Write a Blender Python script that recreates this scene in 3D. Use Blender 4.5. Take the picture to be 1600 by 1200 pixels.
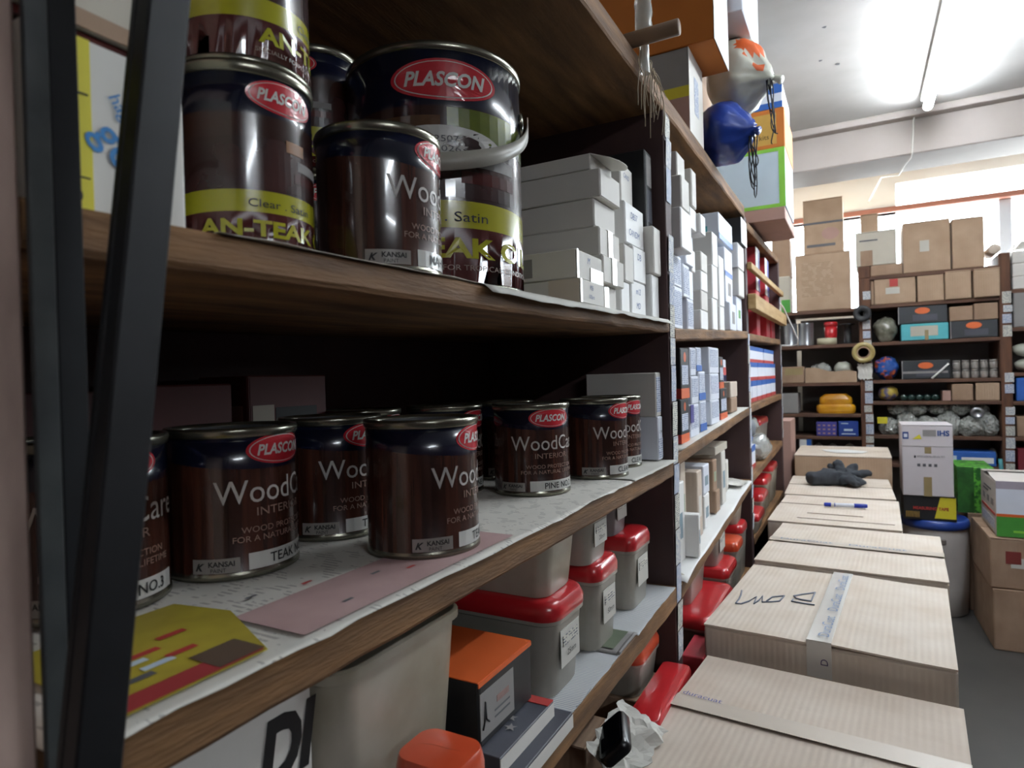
import bpy, bmesh, math, random
from mathutils import Vector, Matrix, noise
random.seed(7)
for o in list(bpy.data.objects): bpy.data.objects.remove(o, do_unlink=True)
SC = bpy.context.scene
COL = SC.collection
PI = math.pi
# ------------------------------------------------------------------ camera
CAMP = Vector((.36, 0, 1.25))
def cam_axes(yaw, pitch, roll):
    f = Vector((-math.sin(yaw)*math.cos(pitch), math.cos(yaw)*math.cos(pitch), math.sin(pitch)))
    r = Vector((math.cos(yaw), math.sin(yaw), 0)); d = -r.cross(f)
    c, s = math.cos(roll), math.sin(roll)
    return c*r+s*d, -s*r+c*d, f
cr, cd, cf = cam_axes(.5001, -.0068, .0277)
camd = bpy.data.cameras.new('camera'); cam = bpy.data.objects.new('camera', camd); COL.objects.link(cam)
camd.sensor_width = 36; camd.lens = 990/1600*36; camd.clip_start = .02
cam.matrix_world = Matrix(((cr.x, -cd.x, -cf.x, CAMP.x), (cr.y, -cd.y, -cf.y, CAMP.y), (cr.z, -cd.z, -cf.z, CAMP.z), (0, 0, 0, 1)))
camd.dof.use_dof = True; camd.dof.focus_distance = 1.0; camd.dof.aperture_fstop = 8.0
SC.camera = cam
# ------------------------------------------------------------------ world, exposure
W = bpy.data.worlds.new('overcast_sky'); SC.world = W; W.use_nodes = True
W.node_tree.nodes['Background'].inputs[0].default_value = (.86, .93, 1, 1)
W.node_tree.nodes['Background'].inputs[1].default_value = 22.0
vs = SC.view_settings
vs.view_transform = 'Standard'; vs.look = 'None'; vs.gamma = 1; vs.use_curve_mapping = False; vs.exposure = 0.4
TUBE_POWER = 92.0
def portal(name, x0, x1, y, z0, z1):
    l = bpy.data.lights.new(name, 'AREA'); l.shape = 'RECTANGLE'; l.size = x1-x0; l.size_y = z1-z0
    l.cycles.is_portal = True
    o = bpy.data.objects.new(name, l); COL.objects.link(o); o.location = ((x0+x1)/2, y, (z0+z1)/2)
    o.rotation_euler = (-PI/2, 0, 0)
portal('window_daylight', -.45, 3.2, 5.38, 1.66, 2.36)
# ------------------------------------------------------------------ materials
def lin(h):
    if isinstance(h, str):
        h = h.lstrip('#'); c = [int(h[i:i+2], 16)/255 for i in (0, 2, 4)]
    else: c = h
    return tuple((v/12.92 if v <= .04045 else ((v+.055)/1.055)**2.4) for v in c)+(1,)
MATS = {}
def mat(name, col, rough=.6, var=.12, scale=18, bump=0, metal=0, col2=None, stretch=(1, 1, 1), coat=0, emit=0, trans=0, alpha=1, bscale=None, spec=.5, thr=None):
    if name in MATS: return MATS[name]
    m = bpy.data.materials.new(name); m.use_nodes = True; nt = m.node_tree; N = nt.nodes; L = nt.links
    b = N['Principled BSDF']; c1 = lin(col); c2 = lin(col2) if col2 else tuple(v*(1-var) for v in c1[:3])+(1,)
    b.inputs['Roughness'].default_value = rough; b.inputs['Metallic'].default_value = metal
    b.inputs['Specular IOR Level'].default_value = spec
    b.inputs['Coat Weight'].default_value = coat; b.inputs['Coat Roughness'].default_value = .08
    b.inputs['Transmission Weight'].default_value = trans; b.inputs['Alpha'].default_value = alpha
    tc = N.new('ShaderNodeTexCoord'); mp = N.new('ShaderNodeMapping'); mp.inputs['Scale'].default_value = stretch
    L.new(tc.outputs['Object'], mp.inputs[0])
    nz = N.new('ShaderNodeTexNoise'); nz.inputs['Scale'].default_value = scale; nz.inputs['Detail'].default_value = 5
    L.new(mp.outputs[0], nz.inputs[0])
    rp = N.new('ShaderNodeValToRGB'); lo, hi = thr or (.3, .7)
    rp.color_ramp.elements[0].position = lo; rp.color_ramp.elements[0].color = c2
    rp.color_ramp.elements[1].position = hi; rp.color_ramp.elements[1].color = c1
    L.new(nz.outputs[0], rp.inputs[0]); L.new(rp.outputs[0], b.inputs['Base Color'])
    if emit:
        L.new(rp.outputs[0], b.inputs['Emission Color']); b.inputs['Emission Strength'].default_value = emit
    if bump:
        bp = N.new('ShaderNodeBump'); bp.inputs['Strength'].default_value = bump; bp.inputs['Distance'].default_value = .004
        if bscale:
            n2 = N.new('ShaderNodeTexNoise'); n2.inputs['Scale'].default_value = bscale; L.new(mp.outputs[0], n2.inputs[0]); L.new(n2.outputs[0], bp.inputs['Height'])
        else: L.new(nz.outputs[0], bp.inputs['Height'])
        L.new(bp.outputs[0], b.inputs['Normal'])
    MATS[name] = m
    return m
def corrugated(name, col, axis='X', col2=None):
    """cardboard with faint flute lines across the sheet"""
    m = mat(name, col, .82, .13, 9, col2=col2); nt = m.node_tree; N = nt.nodes; L = nt.links; b = N['Principled BSDF']
    tc = N['Texture Coordinate']; wv = N.new('ShaderNodeTexWave'); wv.bands_direction = axis; wv.inputs['Scale'].default_value = 26
    wv.inputs['Distortion'].default_value = .6; L.new(tc.outputs['Object'], wv.inputs[0])
    bp = N.new('ShaderNodeBump'); bp.inputs['Strength'].default_value = .15; bp.inputs['Distance'].default_value = .003
    L.new(wv.outputs[1], bp.inputs['Height']); L.new(bp.outputs[0], b.inputs['Normal'])
    return m
def scribbled(name, paper, ink, sc=90, rows=60, axis='Z', dens=.52):
    """paper with rows of illegible small print"""
    m = mat(name, paper, .75, .08, 30); nt = m.node_tree; N = nt.nodes; L = nt.links; b = N['Principled BSDF']
    tc = N['Texture Coordinate']; wv = N.new('ShaderNodeTexWave'); wv.bands_direction = axis; wv.inputs['Scale'].default_value = rows/6.283
    wv.inputs['Distortion'].default_value = 1.2; L.new(tc.outputs['Object'], wv.inputs[0])
    nz = N.new('ShaderNodeTexNoise'); nz.inputs['Scale'].default_value = sc; nz.inputs['Detail'].default_value = 3; L.new(tc.outputs['Object'], nz.inputs[0])
    g = N.new('ShaderNodeMath'); g.operation = 'GREATER_THAN'; g.inputs[1].default_value = .55; L.new(wv.outputs[1], g.inputs[0])
    h = N.new('ShaderNodeMath'); h.operation = 'GREATER_THAN'; h.inputs[1].default_value = dens; L.new(nz.outputs[0], h.inputs[0])
    k = N.new('ShaderNodeMath'); k.operation = 'MULTIPLY'; L.new(g.outputs[0], k.inputs[0]); L.new(h.outputs[0], k.inputs[1])
    mx = N.new('ShaderNodeMix'); mx.data_type = 'RGBA'; mx.inputs[7].default_value = lin(ink)
    src = b.inputs['Base Color'].links[0].from_socket
    L.new(k.outputs[0], mx.inputs[0]); L.new(src, mx.inputs[6]); L.new(mx.outputs[2], b.inputs['Base Color'])
    return m
wood = mat('shelf_wood', '#866039', .8, scale=5, stretch=(7, 1, 9), col2='#523820', bump=.35, bscale=40)
wood_red = mat('stained_wood', '#6b4732', .75, scale=5, stretch=(7, 7, 1), col2='#4a2f22', bump=.2)
panel = mat('dark_panel', '#4b3430', .7, scale=4, stretch=(2, 2, 1), col2='#39272a', bump=.1)
underside = wood
pinkwood = mat('worn_pink_wood', '#d3b9ab', .8, scale=9, stretch=(3, 3, 1), col2='#a38b82', bump=.2)
slatwood = mat('slat_pine', '#b79a6c', .75, scale=6, stretch=(8, 1, 8), col2='#9b7b4c', bump=.2)
blacksteel = mat('black_steel', '#1e1f22', .45, scale=30, metal=.35, col2='#17181a')
greysteel = mat('grey_steel', '#4e5150', .5, scale=30, metal=.4, col2='#3c3f40')
white = mat('white_card', '#ebebe9', .6, .07, 12)
white2 = mat('white_card_worn', '#dad7d0', .7, .10, 8)
white3 = mat('bluish_white_card', '#e0e5f0', .55, .06, 12)
offwhite = mat('off_white_card', '#c4bdae', .75, .12, 7)
paper = mat('paper', '#c8c6be', .8, .14, 6, bump=.15)
linedpaper = scribbled('lined_paper', '#cfcfcb', '#9aa0aa', 5, 420, 'Y', .3)
newsprint = scribbled('newsprint', '#d6d3ca', '#aaa6a0', 60, 300, 'Y', .56)
card = corrugated('cardboard', '#d0c3b5', 'X', '#c2b2a2'); card_y = corrugated('cardboard_pale', '#d8cdc0', 'X', '#cbbcab')
card_d = corrugated('cardboard_brown', '#a58a73', 'X', '#917660'); card_far = corrugated('cardboard_tan', '#b59b82', 'X', '#a58a71')
card_in = mat('cardboard_edge', '#6e563f', .9, .2, 40)
tape = mat('clear_tape', '#d2c6b8', .3, .06, 14, coat=.15); tape_p = mat('printed_tape', '#d4d2cc', .2, .06, 14, coat=.4); browntape = mat('brown_tape', '#9b8a63', .3, .1, 14, coat=.4)
black = mat('black_print', '#141414', .6, .1); black_card = mat('black_card', '#1d1e20', .5, .2, 12)
greyink = mat('grey_print', '#5b5b60', .6, .1); blueink = mat('blue_ink', '#2c4a86', .6, .1); redink = mat('red_print', '#b43a36', .6, .1)
orange = mat('orange_print', '#d9622a', .5, .1); yellow = mat('yellow_print', '#d8cc34', .55, .1); blue = mat('blue_print', '#2f63b4', .5, .1)
navy = mat('navy_print', '#1f2c5c', .3, .15, 12, coat=.4); purple = mat('purple_print', '#4a4694', .5, .1); teal = mat('teal_print', '#58b7c0', .5, .1)
green = mat('green_print', '#4a9a3e', .5, .15, 12); limegreen = mat('lime_print', '#8ccf4a', .5, .1); paleblue = mat('pale_blue_card', '#c6d8e4', .5, .05)
red_card = mat('red_card', '#cc4450', .45, .12, 10, coat=.2); pinkcard = mat('pinkish_card', '#b28f84', .75, .12, 10)
gold = mat('gold_print', '#cda24a', .5, .1); greycard = mat('grey_card', '#8d8a88', .7, .12, 10); slate = mat('slate_card', '#4a4c55', .5, .15, 14)
redlid = mat('red_lid', '#c0262c', .28, .12, 14, coat=.5); orangelid = mat('orange_lid', '#d2502e', .3, .12, 14, coat=.4)
tub = mat('milky_tub', '#c9c5ba', .3, scale=9, col2='#b0ab9d', coat=.3, alpha=.62); tub_d = mat('stained_tub', '#cdc7b9', .38, scale=7, col2='#978b70', coat=.2, alpha=.84)
tub_g = mat('grey_tub', '#cbc7bc', .28, scale=10, col2='#b3aea2', coat=.3, alpha=.55)
contents = mat('mixed_fittings', '#8d8577', .5, scale=60, col2='#2e2b28', bump=.6); contents2 = mat('grey_fittings', '#b3ada0', .45, scale=50, col2='#5e584e', bump=.6)
rimgold = mat('tin_rim', '#8c8a7c', .25, .2, 20, metal=.9); tin = mat('tin_plate', '#a9acb0', .3, .15, 12, metal=.85)
canwood = mat('woodgrain_label', '#4e2b20', .24, scale=60, stretch=(1.6, 1.6, .05), col2='#1f110d', coat=.6)
canblue = mat('dark_blue_label', '#0e1328', .22, .2, 10, coat=.6); candark = mat('dark_brown_label', '#241613', .22, scale=9, col2='#3f2019', stretch=(1, 1, .8), coat=.6)
canyellow = mat('yellow_green_label', '#a8a522', .25, .08, 10, coat=.6); canmaroon = mat('maroon_label', '#4e1e1b', .24, .15, 12, coat=.6)
cangreen = mat('olive_label', '#6f7a1e', .25, scale=12, col2='#3d4a17', coat=.6); candeck = mat('deck_picture', '#4a2b28', .25, scale=14, col2='#221516', coat=.5)
logored = mat('emblem_red', '#c02a35', .25, .06, 10, coat=.6); printwhite = mat('white_print', '#cfcdc8', .4, .06); printdim = mat('dull_print', '#8d7468', .4, .1)
labelwhite = mat('label_white', '#c9c9c4', .35, .06, 10, coat=.3)
handlewhite = mat('white_plastic_strip', '#a5a297', .4, .1, 12)
clearbag = mat('clear_plastic_bag', '#d6d8d3', .16, scale=16, col2='#aaaca6', coat=.6, alpha=.72, bump=.5, bscale=70); polybag = mat('white_poly_bag', '#cfd0c4', .35, scale=8, col2='#b3b5a4', coat=.3)
sleevem = mat('sleeve_plastic', '#c9cdc6', .2, .1, 14, coat=.5, alpha=.55)
bluebag = mat('blue_nylon', '#1c3f9c', .35, scale=9, col2='#122a70', coat=.3); cord = mat('black_cord', '#15151c', .7, .2)
twine = mat('frayed_twine', '#b5a68e', .9, .2, 30)
glove_m = mat('dark_knit', '#3c4046', .95, .3, 60, bump=.5)
concrete = mat('painted_floor', '#45423f', .55, scale=3, col2='#383634', bump=.05)
plaster = mat('cream_plaster', '#d9d5cd', .85, scale=2.5, col2='#cfc9bf', bump=.05); ceilmat = mat('white_ceiling', '#bab8b4', .85, scale=3, col2='#a9a6a1')
beammat = mat('beam_plaster', '#a39a94', .85, scale=3, col2='#938a84'); pipe_red = mat('red_oxide', '#8d5a48', .6, .1, 12)
aluminium = mat('window_frame_grey', '#a9adb4', .45, .08, 10, metal=.3)
tags = [scribbled('tag_paper_a', '#cfcfcb', '#6b7da0', 130, 520, 'Z', .5), scribbled('tag_paper_b', '#cac8bd', '#6a6c76', 120, 440, 'Z', .5), scribbled('tag_paper_c', '#c8cbd0', '#5672a6', 140, 600, 'Z', .47)]
smallprint = scribbled('small_print', '#cdd3e0', '#7f8cab', 160, 420, 'Z', .46)
formprint = scribbled('form_print', '#b59b82', '#94795f', 30, 190, 'Z', .46)
# ------------------------------------------------------------------ object helpers
def link(o, parent=None):
    COL.objects.link(o)
    if parent is not None: o.parent = parent
    return o
def tag(o, label=None, cat=None, group=None, kind=None):
    if label: o['label'] = label
    if cat: o['category'] = cat
    if group: o['group'] = group
    if kind: o['kind'] = kind
    return o
def thing(name, label, cat, loc=(0, 0, 0), rz=0, group=None):
    o = bpy.data.objects.new(name, None); o.empty_display_size = .05; link(o)
    o.location = loc; o.rotation_euler = (0, 0, rz)
    return tag(o, label, cat, group)
def obj(name, bm, m, parent=None, smooth=False, loc=None):
    me = bpy.data.meshes.new(name); bm.to_mesh(me); bm.free()
    for mm in (m if isinstance(m, (list, tuple)) else [m]): me.materials.append(mm)
    if smooth:
        for p in me.polygons: p.use_smooth = True
    o = bpy.data.objects.new(name, me); link(o, parent)
    if loc: o.location = loc
    return o
def pydata(name, v, f, m, parent=None, smooth=False, mi=None):
    me = bpy.data.meshes.new(name); me.from_pydata(v, [], f); me.update()
    for mm in (m if isinstance(m, (list, tuple)) else [m]): me.materials.append(mm)
    if mi: me.polygons.foreach_set('material_index', mi)
    if smooth: me.polygons.foreach_set('use_smooth', [True]*len(me.polygons))
    return link(bpy.data.objects.new(name, me), parent)
def bx(bm, x0, x1, y0, y1, z0, z1, bev=0):
    v = [bm.verts.new(p) for p in ((x0, y0, z0), (x1, y0, z0), (x1, y1, z0), (x0, y1, z0), (x0, y0, z1), (x1, y0, z1), (x1, y1, z1), (x0, y1, z1))]
    fs = [bm.faces.new([v[i] for i in q]) for q in ((3, 2, 1, 0), (4, 5, 6, 7), (0, 1, 5, 4), (1, 2, 6, 5), (2, 3, 7, 6), (3, 0, 4, 7))]
    if bev:
        es = list({e for f in fs for e in f.edges})
        bmesh.ops.bevel(bm, geom=es, offset=bev, segments=1, affect='EDGES')
    return v
def box(name, m, parent, x0, x1, y0, y1, z0, z1, bev=.001):
    bm = bmesh.new(); bx(bm, x0, x1, y0, y1, z0, z1, bev); return obj(name, bm, m, parent)
def lathe(name, prof, m, parent=None, n=40, smooth=True, mi=None, zfun=None):
    """prof: list of (r, z); mi: material index per segment"""
    v, f, idx = [], [], []
    for k, (r, z) in enumerate(prof):
        for i in range(n):
            a = 2*PI*i/n; v.append((r*math.cos(a), r*math.sin(a), z+(zfun(k, a) if zfun else 0)))
    for k in range(len(prof)-1):
        for i in range(n):
            j = (i+1) % n; f.append((k*n+i, k*n+j, (k+1)*n+j, (k+1)*n+i)); idx.append(mi[k] if mi else 0)
    if prof[0][0] > 1e-5: f.append(tuple(range(n))[::-1]); idx.append(idx[0])
    if prof[-1][0] > 1e-5: f.append(tuple((len(prof)-1)*n+i for i in range(n))); idx.append(idx[-1])
    return pydata(name, v, f, m, parent, smooth, idx)
def tube(name, pts, r, m, parent=None, n=6):
    v, f = [], []; P = [Vector(p) for p in pts]
    for k, p in enumerate(P):
        t = (P[min(k+1, len(P)-1)]-P[max(k-1, 0)]).normalized(); u = t.orthogonal().normalized() if k == 0 else (u-t*u.dot(t)).normalized()
        w = t.cross(u); rr = r[k] if isinstance(r, (list, tuple)) else r
        for i in range(n):
            a = 2*PI*i/n; v.append(p+(u*math.cos(a)+w*math.sin(a))*rr)
    for k in range(len(P)-1):
        for i in range(n): f.append((k*n+i, k*n+(i+1) % n, (k+1)*n+(i+1) % n, (k+1)*n+i))
    f.append(tuple(range(n))[::-1]); f.append(tuple((len(P)-1)*n+i for i in range(n)))
    return pydata(name, v, f, m, parent, True)
# lettering: flat glyph outlines from the built-in font
GL = {}
def glyphs(s, bold=0, shear=0):
    k = (s, bold, shear)
    if k not in GL:
        cu = bpy.data.curves.new('t', 'FONT'); cu.body = s; cu.resolution_u = 3; cu.offset = bold; cu.shear = shear; cu.align_x = 'CENTER'
        o = bpy.data.objects.new('t', cu); me = bpy.data.meshes.new_from_object(o)
        vs_ = [v.co.to_2d() for v in me.vertices]; fs = [tuple(p.vertices) for p in me.polygons]
        if vs_:
            x0, x1 = min(v.x for v in vs_), max(v.x for v in vs_); y0, y1 = min(v.y for v in vs_), max(v.y for v in vs_)
        else: x0 = x1 = y0 = y1 = 0
        GL[k] = ([(v.x-(x0+x1)/2, v.y-(y0+y1)/2) for v in vs_], fs, max(x1-x0, 1e-4), max(y1-y0, 1e-4))
        bpy.data.objects.remove(o); bpy.data.curves.remove(cu); bpy.data.meshes.remove(me)
    return GL[k]
def text(parent, s, org, U, V, m, w=None, h=None, bold=0, shear=0, rot=0, name='lettering'):
    vs_, fs, tw, th = glyphs(s, bold, shear)
    sx = w/tw if w else h/th; sy = h/th if h else sx
    O, U, V = Vector(org), Vector(U), Vector(V); c, s_ = math.cos(rot), math.sin(rot)
    vv = []
    for x, y in vs_:
        x, y = x*sx, y*sy; x, y = x*c-y*s_, x*s_+y*c; vv.append(O+U*x+V*y)
    return pydata(name, vv, fs, m, parent)
def wraptext(parent, s, r, a0, z, m, w=None, h=None, bold=0, shear=0, u=0, name='lettering'):
    vs_, fs, tw, th = glyphs(s, bold, shear)
    sx = w/tw if w else h/th; sy = h/th if h else sx
    return pydata(name, [(r*math.cos(a0+(u+x*sx)/r), r*math.sin(a0+(u+x*sx)/r), z+y*sy) for x, y in vs_], fs, m, parent)
def wrapquad(parent, r, a0, u0, u1, z0, z1, m, name='label', n=10):
    v = []; f = []
    for i in range(n+1):
        a = a0+(u0+(u1-u0)*i/n)/r
        for z in (z0, z1): v.append((r*math.cos(a), r*math.sin(a), z))
    for i in range(n): f.append((2*i, 2*i+2, 2*i+3, 2*i+1))
    return pydata(name, v, f, m, parent)
def wrapellipse(parent, r, a0, u, z, hw, hh, m, name, n=36):
    v = [(r*math.cos(a0+u/r), r*math.sin(a0+u/r), z)]; f = []
    for k in (.35, .7, 1):
        for i in range(n):
            t = 2*PI*i/n; a = a0+(u+hw*k*math.cos(t))/r; v.append((r*math.cos(a), r*math.sin(a), z+hh*k*math.sin(t)))
    for i in range(n):
        j = (i+1) % n; f.append((0, 1+i, 1+j))
        for k in (0, 1): f.append((1+k*n+i, 1+(k+1)*n+i, 1+(k+1)*n+j, 1+k*n+j))
    return pydata(name, v, f, m, parent)
# box faces: local box is centred in x, y with its base at z = 0
def face(dx, dy, dz, f, e=.001):
    return {'+X': (Vector((dx/2+e, -dy/2, 0)), Vector((0, dy, 0)), Vector((0, 0, dz))),
            '-Y': (Vector((-dx/2, -dy/2-e, 0)), Vector((dx, 0, 0)), Vector((0, 0, dz))),
            '-X': (Vector((-dx/2-e, dy/2, 0)), Vector((0, -dy, 0)), Vector((0, 0, dz))),
            '+Z': (Vector((-dx/2, -dy/2, dz+e)), Vector((dx, 0, 0)), Vector((0, dy, 0)))}[f]
def decal(p, dims, f, u0, u1, v0, v1, m, name='label', e=.001):
    O, U, V = face(*dims, f, e); N = U.cross(V).normalized()*.0004
    q = [O+U*a+V*b for a, b in ((u0, v0), (u1, v0), (u1, v1), (u0, v1))]
    v = [x-N*3 for x in q]+[x for x in q]
    return pydata(name, v, [(4, 5, 6, 7), (0, 1, 5, 4), (1, 2, 6, 5), (2, 3, 7, 6), (3, 0, 4, 7)], m, p)
def disc(p, dims, f, u, v, r, m, name='emblem', asp=1, e=.0009):
    O, U, V = face(*dims, f, e); c = O+U*u+V*v; Un, Vn = U.normalized(), V.normalized()
    return pydata(name, [c+Un*r*asp*math.cos(t*PI/12)+Vn*r*math.sin(t*PI/12) for t in range(24)], [tuple(range(24))], m, p)
def ftext(p, dims, f, s, u, v, m, w=None, h=None, bold=0, shear=0, rot=0, e=.0014, name='lettering'):
    O, U, V = face(*dims, f, e); return text(p, s, O+U*u+V*v, U.normalized(), V.normalized(), m, w, h, bold, shear, rot, name)
def pbox(name, label, cat, X, y0, y1, z0, z1, depth, m, group=None, rz=0, flapm=None):
    """a folding carton whose end flap faces +X; a tuck flap with its own edge sits on that end"""
    dx, dy, dz = depth, y1-y0, z1-z0
    bm = bmesh.new(); b = min(.002, dz*.04, dy*.05)
    bx(bm, -dx/2, dx/2, -dy/2, dy/2, 0, dz, b)
    g = min(.004, dz*.06)
    bx(bm, dx/2-.001, dx/2+.0005, -dy/2+g, dy/2-g, g*.6, dz-g, 0)
    o = obj(name, bm, m); o.location = (X-depth/2, (y0+y1)/2, z0); o.rotation_euler = (0, 0, rz)
    tag(o, label, cat, group); o_dims[o.name] = (dx, dy, dz)
    return o, (dx, dy, dz)
o_dims = {}
def carton(name, label, x0, x1, y0, y1, z0, z1, m, rz=0, cat='carton', seam='X', tapem=None, lift=(.0, .0), group=None, gap=.003, flapm=None, taped=True):
    """corrugated carton: body, two top flaps meeting at a seam, tape over the seam. seam 'X' runs along X."""
    t = thing(name, label, cat, ((x0+x1)/2, (y0+y1)/2, z0), rz, group); dx, dy, dz = x1-x0, y1-y0, z1-z0
    box('body', m, t, -dx/2, dx/2, -dy/2, dy/2, 0, dz-.005, .004)
    for s in (-1, 1):
        bm = bmesh.new(); n = 8; th = .004; vs0 = []
        for i in range(n+1):
            row = []
            for j in range(4):
                q = j/3
                if seam == 'X': x, y = -dx/2+dx*i/n, s*(dy/2-(dy/2-gap)*q)
                else: x, y = s*(dx/2-(dx/2-gap)*q), -dy/2+dy*i/n
                wv = noise.noise(Vector((x*5+z0*9, y*5+x0*7, s*3.1)))*.003*q
                z = dz-.004+lift[0 if s < 0 else 1]*q*q+abs(wv)
                row.append((x, y, z))
            vs0.append(row)
        for k, off in ((0, 0), (1, th)):
            pass
        vt = [[bm.verts.new((x, y, z+th)) for x, y, z in r] for r in vs0]; vb = [[bm.verts.new(p) for p in r] for r in vs0]
        for i in range(n):
            for j in range(3):
                bm.faces.new((vt[i][j], vt[i+1][j], vt[i+1][j+1], vt[i][j+1])); bm.faces.new((vb[i][j], vb[i][j+1], vb[i+1][j+1], vb[i+1][j]))
            bm.faces.new((vt[i][3], vt[i+1][3], vb[i+1][3], vb[i][3])); bm.faces.new((vt[i+1][0], vt[i][0], vb[i][0], vb[i+1][0]))
        for i in (0, n):
            for j in range(3): bm.faces.new((vt[i][j], vt[i][j+1], vb[i][j+1], vb[i][j]))
        bmesh.ops.recalc_face_normals(bm, faces=bm.faces)
        obj('flap', bm, flapm or m, t)
    if taped:
        tw = .024; z = dz+.0016+max(lift)
        bm = bmesh.new()
        if seam == 'X':
            bx(bm, -dx/2-.001, dx/2+.001, -tw, tw, z-.001, z); bx(bm, dx/2, dx/2+.001, -tw, tw, dz-.06, z); bx(bm, -dx/2-.001, -dx/2, -tw, tw, dz-.06, z)
        else:
            bx(bm, -tw, tw, -dy/2-.001, dy/2+.001, z-.001, z); bx(bm, -tw, tw, -dy/2-.001, -dy/2, dz-.07, z); bx(bm, -tw, tw, dy/2, dy/2+.001, dz-.07, z)
        obj('packing_tape', bm, tapem or tape, t)
    return t, (dx, dy, dz)
def struct(o): o['kind'] = 'structure'; return o
# ------------------------------------------------------------------ the room
FL, CE = 0.0, 2.65
struct(box('floor', concrete, None, -.6, 3.6, -2.2, 5.5, -.1, FL, 0))
struct(box('ceiling', ceilmat, None, -.6, 3.6, -2.2, 5.5, CE, CE+.1, 0))
struct(box('wall_left', plaster, None, -.6, -.5, -2.2, 5.5, 0, CE, 0))
struct(box('wall_right', panel, None, 3.5, 3.6, -2.2, 5.5, 0, CE, 0))
struct(box('wall_back', panel, None, -.6, 3.6, -2.3, -2.2, 0, CE, 0))
# far wall: solid below the sill, window band, lintel
FW = 5.25
bm = bmesh.new()
bx(bm, -.6, 3.6, FW, FW+.15, 0, 1.66); bx(bm, -.6, 3.6, FW, FW+.15, 2.56, CE); bx(bm, -.6, .62, FW, FW+.15, 2.36, 2.56)
bx(bm, 3.2, 3.6, FW, FW+.15, 1.66, 2.56); bx(bm, -.6, -.45, FW, FW+.15, 1.66, 2.36)
struct(obj('wall_far', bm, plaster))
glass = bpy.data.materials.new('window_glass'); glass.use_nodes = True
nt = glass.node_tree; nt.nodes.clear(); go = nt.nodes.new('ShaderNodeOutputMaterial'); gm = nt.nodes.new('ShaderNodeMixShader'); gt = nt.nodes.new('ShaderNodeBsdfTransparent'); gg = nt.nodes.new('ShaderNodeBsdfGlossy')
gg.inputs['Roughness'].default_value = .05; gm.inputs[0].default_value = .06; gt.inputs[0].default_value = (.95, .97, .97, 1)
nt.links.new(gt.outputs[0], gm.inputs[1]); nt.links.new(gg.outputs[0], gm.inputs[2]); nt.links.new(gm.outputs[0], go.inputs[0])
wf = struct(bpy.data.objects.new('window_1', None)); link(wf); wf.location = (0, FW, 0)
for x0, x1, z0, z1 in ((-.45, 1.21, 1.66, 2.36), (1.27, 3.2, 1.66, 2.36), (.62, 3.2, 2.40, 2.56)):
    box('pane', glass, wf, x0, x1, .07, .074, z0, z1, 0)
box('mullion', aluminium, wf, 1.205, 1.275, .03, .11, 1.66, 2.36, .004)
box('sill', plaster, wf, -.45, 3.2, -.03, .12, 1.64, 1.665, .004)
t1 = struct(box('trim_1', pipe_red, None, -.5, 3.5, FW-.02, FW+.1, 2.36, 2.40, .006))
# ceiling beam with its plaster fillet
struct(box('trim_2', beammat, None, -.5, 3.5, 4.12, 4.47, 2.425, CE, .006))
struct(box('trim_3', beammat, None, -.5, 3.5, 4.05, 4.12, 2.612, CE, .004))
# flaking specks on the ceiling
for i, (x, y, s) in enumerate(((.24, 3.2, .011), (.27, 2.9, .012), (.32, 2.66, .010), (.31, 3.28, .013), (.52, 3.15, .006), (.62, 2.5, .006), (.95, 2.9, .015))):
    a = random.uniform(0, 3)
    pts = [(x+s*k*math.cos(a+t)*(1 if t % 2 else .5), y+s*k*math.sin(a+t)*.8, CE-.0015) for t in range(6) for k in (1,)]
    p = pydata('paint_flake', pts[::-1], [tuple(range(6))], greyink, bpy.data.objects['ceiling'])
# fluorescent batten
def fluorescent(label, x, y0, y1):
    t = thing('fluorescent_light', label, 'light', (x, (y0+y1)/2, CE)); L = y1-y0
    bm = bmesh.new(); bx(bm, -.03, .03, -L/2, L/2, -.035, 0, .004); obj('batten', bm, white, t)
    for s in (-1, 1):
        bm = bmesh.new(); bx(bm, -.014, .014, s*(L/2)-(.012 if s > 0 else -.0), s*(L/2)+(.0 if s > 0 else .012), -.085, -.034, .003); obj('lampholder', bm, white, t)
    em = bpy.data.materials.get('tube_glow') or bpy.data.materials.new('tube_glow'); em.use_nodes = True
    b = em.node_tree.nodes['Principled BSDF']; b.inputs['Base Color'].default_value = (1, 1, 1, 1); b.inputs['Emission Color'].default_value = (.86, .93, 1, 1); b.inputs['Emission Strength'].default_value = TUBE_POWER
    tube('tube', [(0, -L/2+.012, -.068), (0, 0, -.068), (0, L/2-.012, -.068)], .021, em, t, 16)
fluorescent('lit white fluorescent tube on the ceiling in front of the beam', .70, 2.68, 3.88)
fluorescent('lit fluorescent tube added further right along the ceiling, outside the picture', 1.2, 1.5, 2.7)  # unseen second tube, added to light the near cartons and shelf fronts
fluorescent('lit fluorescent tube added behind the camera, outside the picture', 2.9, -1.9, -.7)  # unseen third tube, added to light faces turned towards the camera
w = tube('ceiling_cable', [(.66, 4.05, 2.64), (.655, 4.115, 2.60), (.65, 4.112, 2.52), (.645, 4.112, 2.43), (.64, 4.16, 2.415), (.62, 4.25, 2.41), (.6, 4.47, 2.412), (.52, 4.8, 2.50), (.45, 5.24, 2.45)], .004, white2)
tag(w, 'thin white cable running down the face of the ceiling beam', 'cable')
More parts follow.
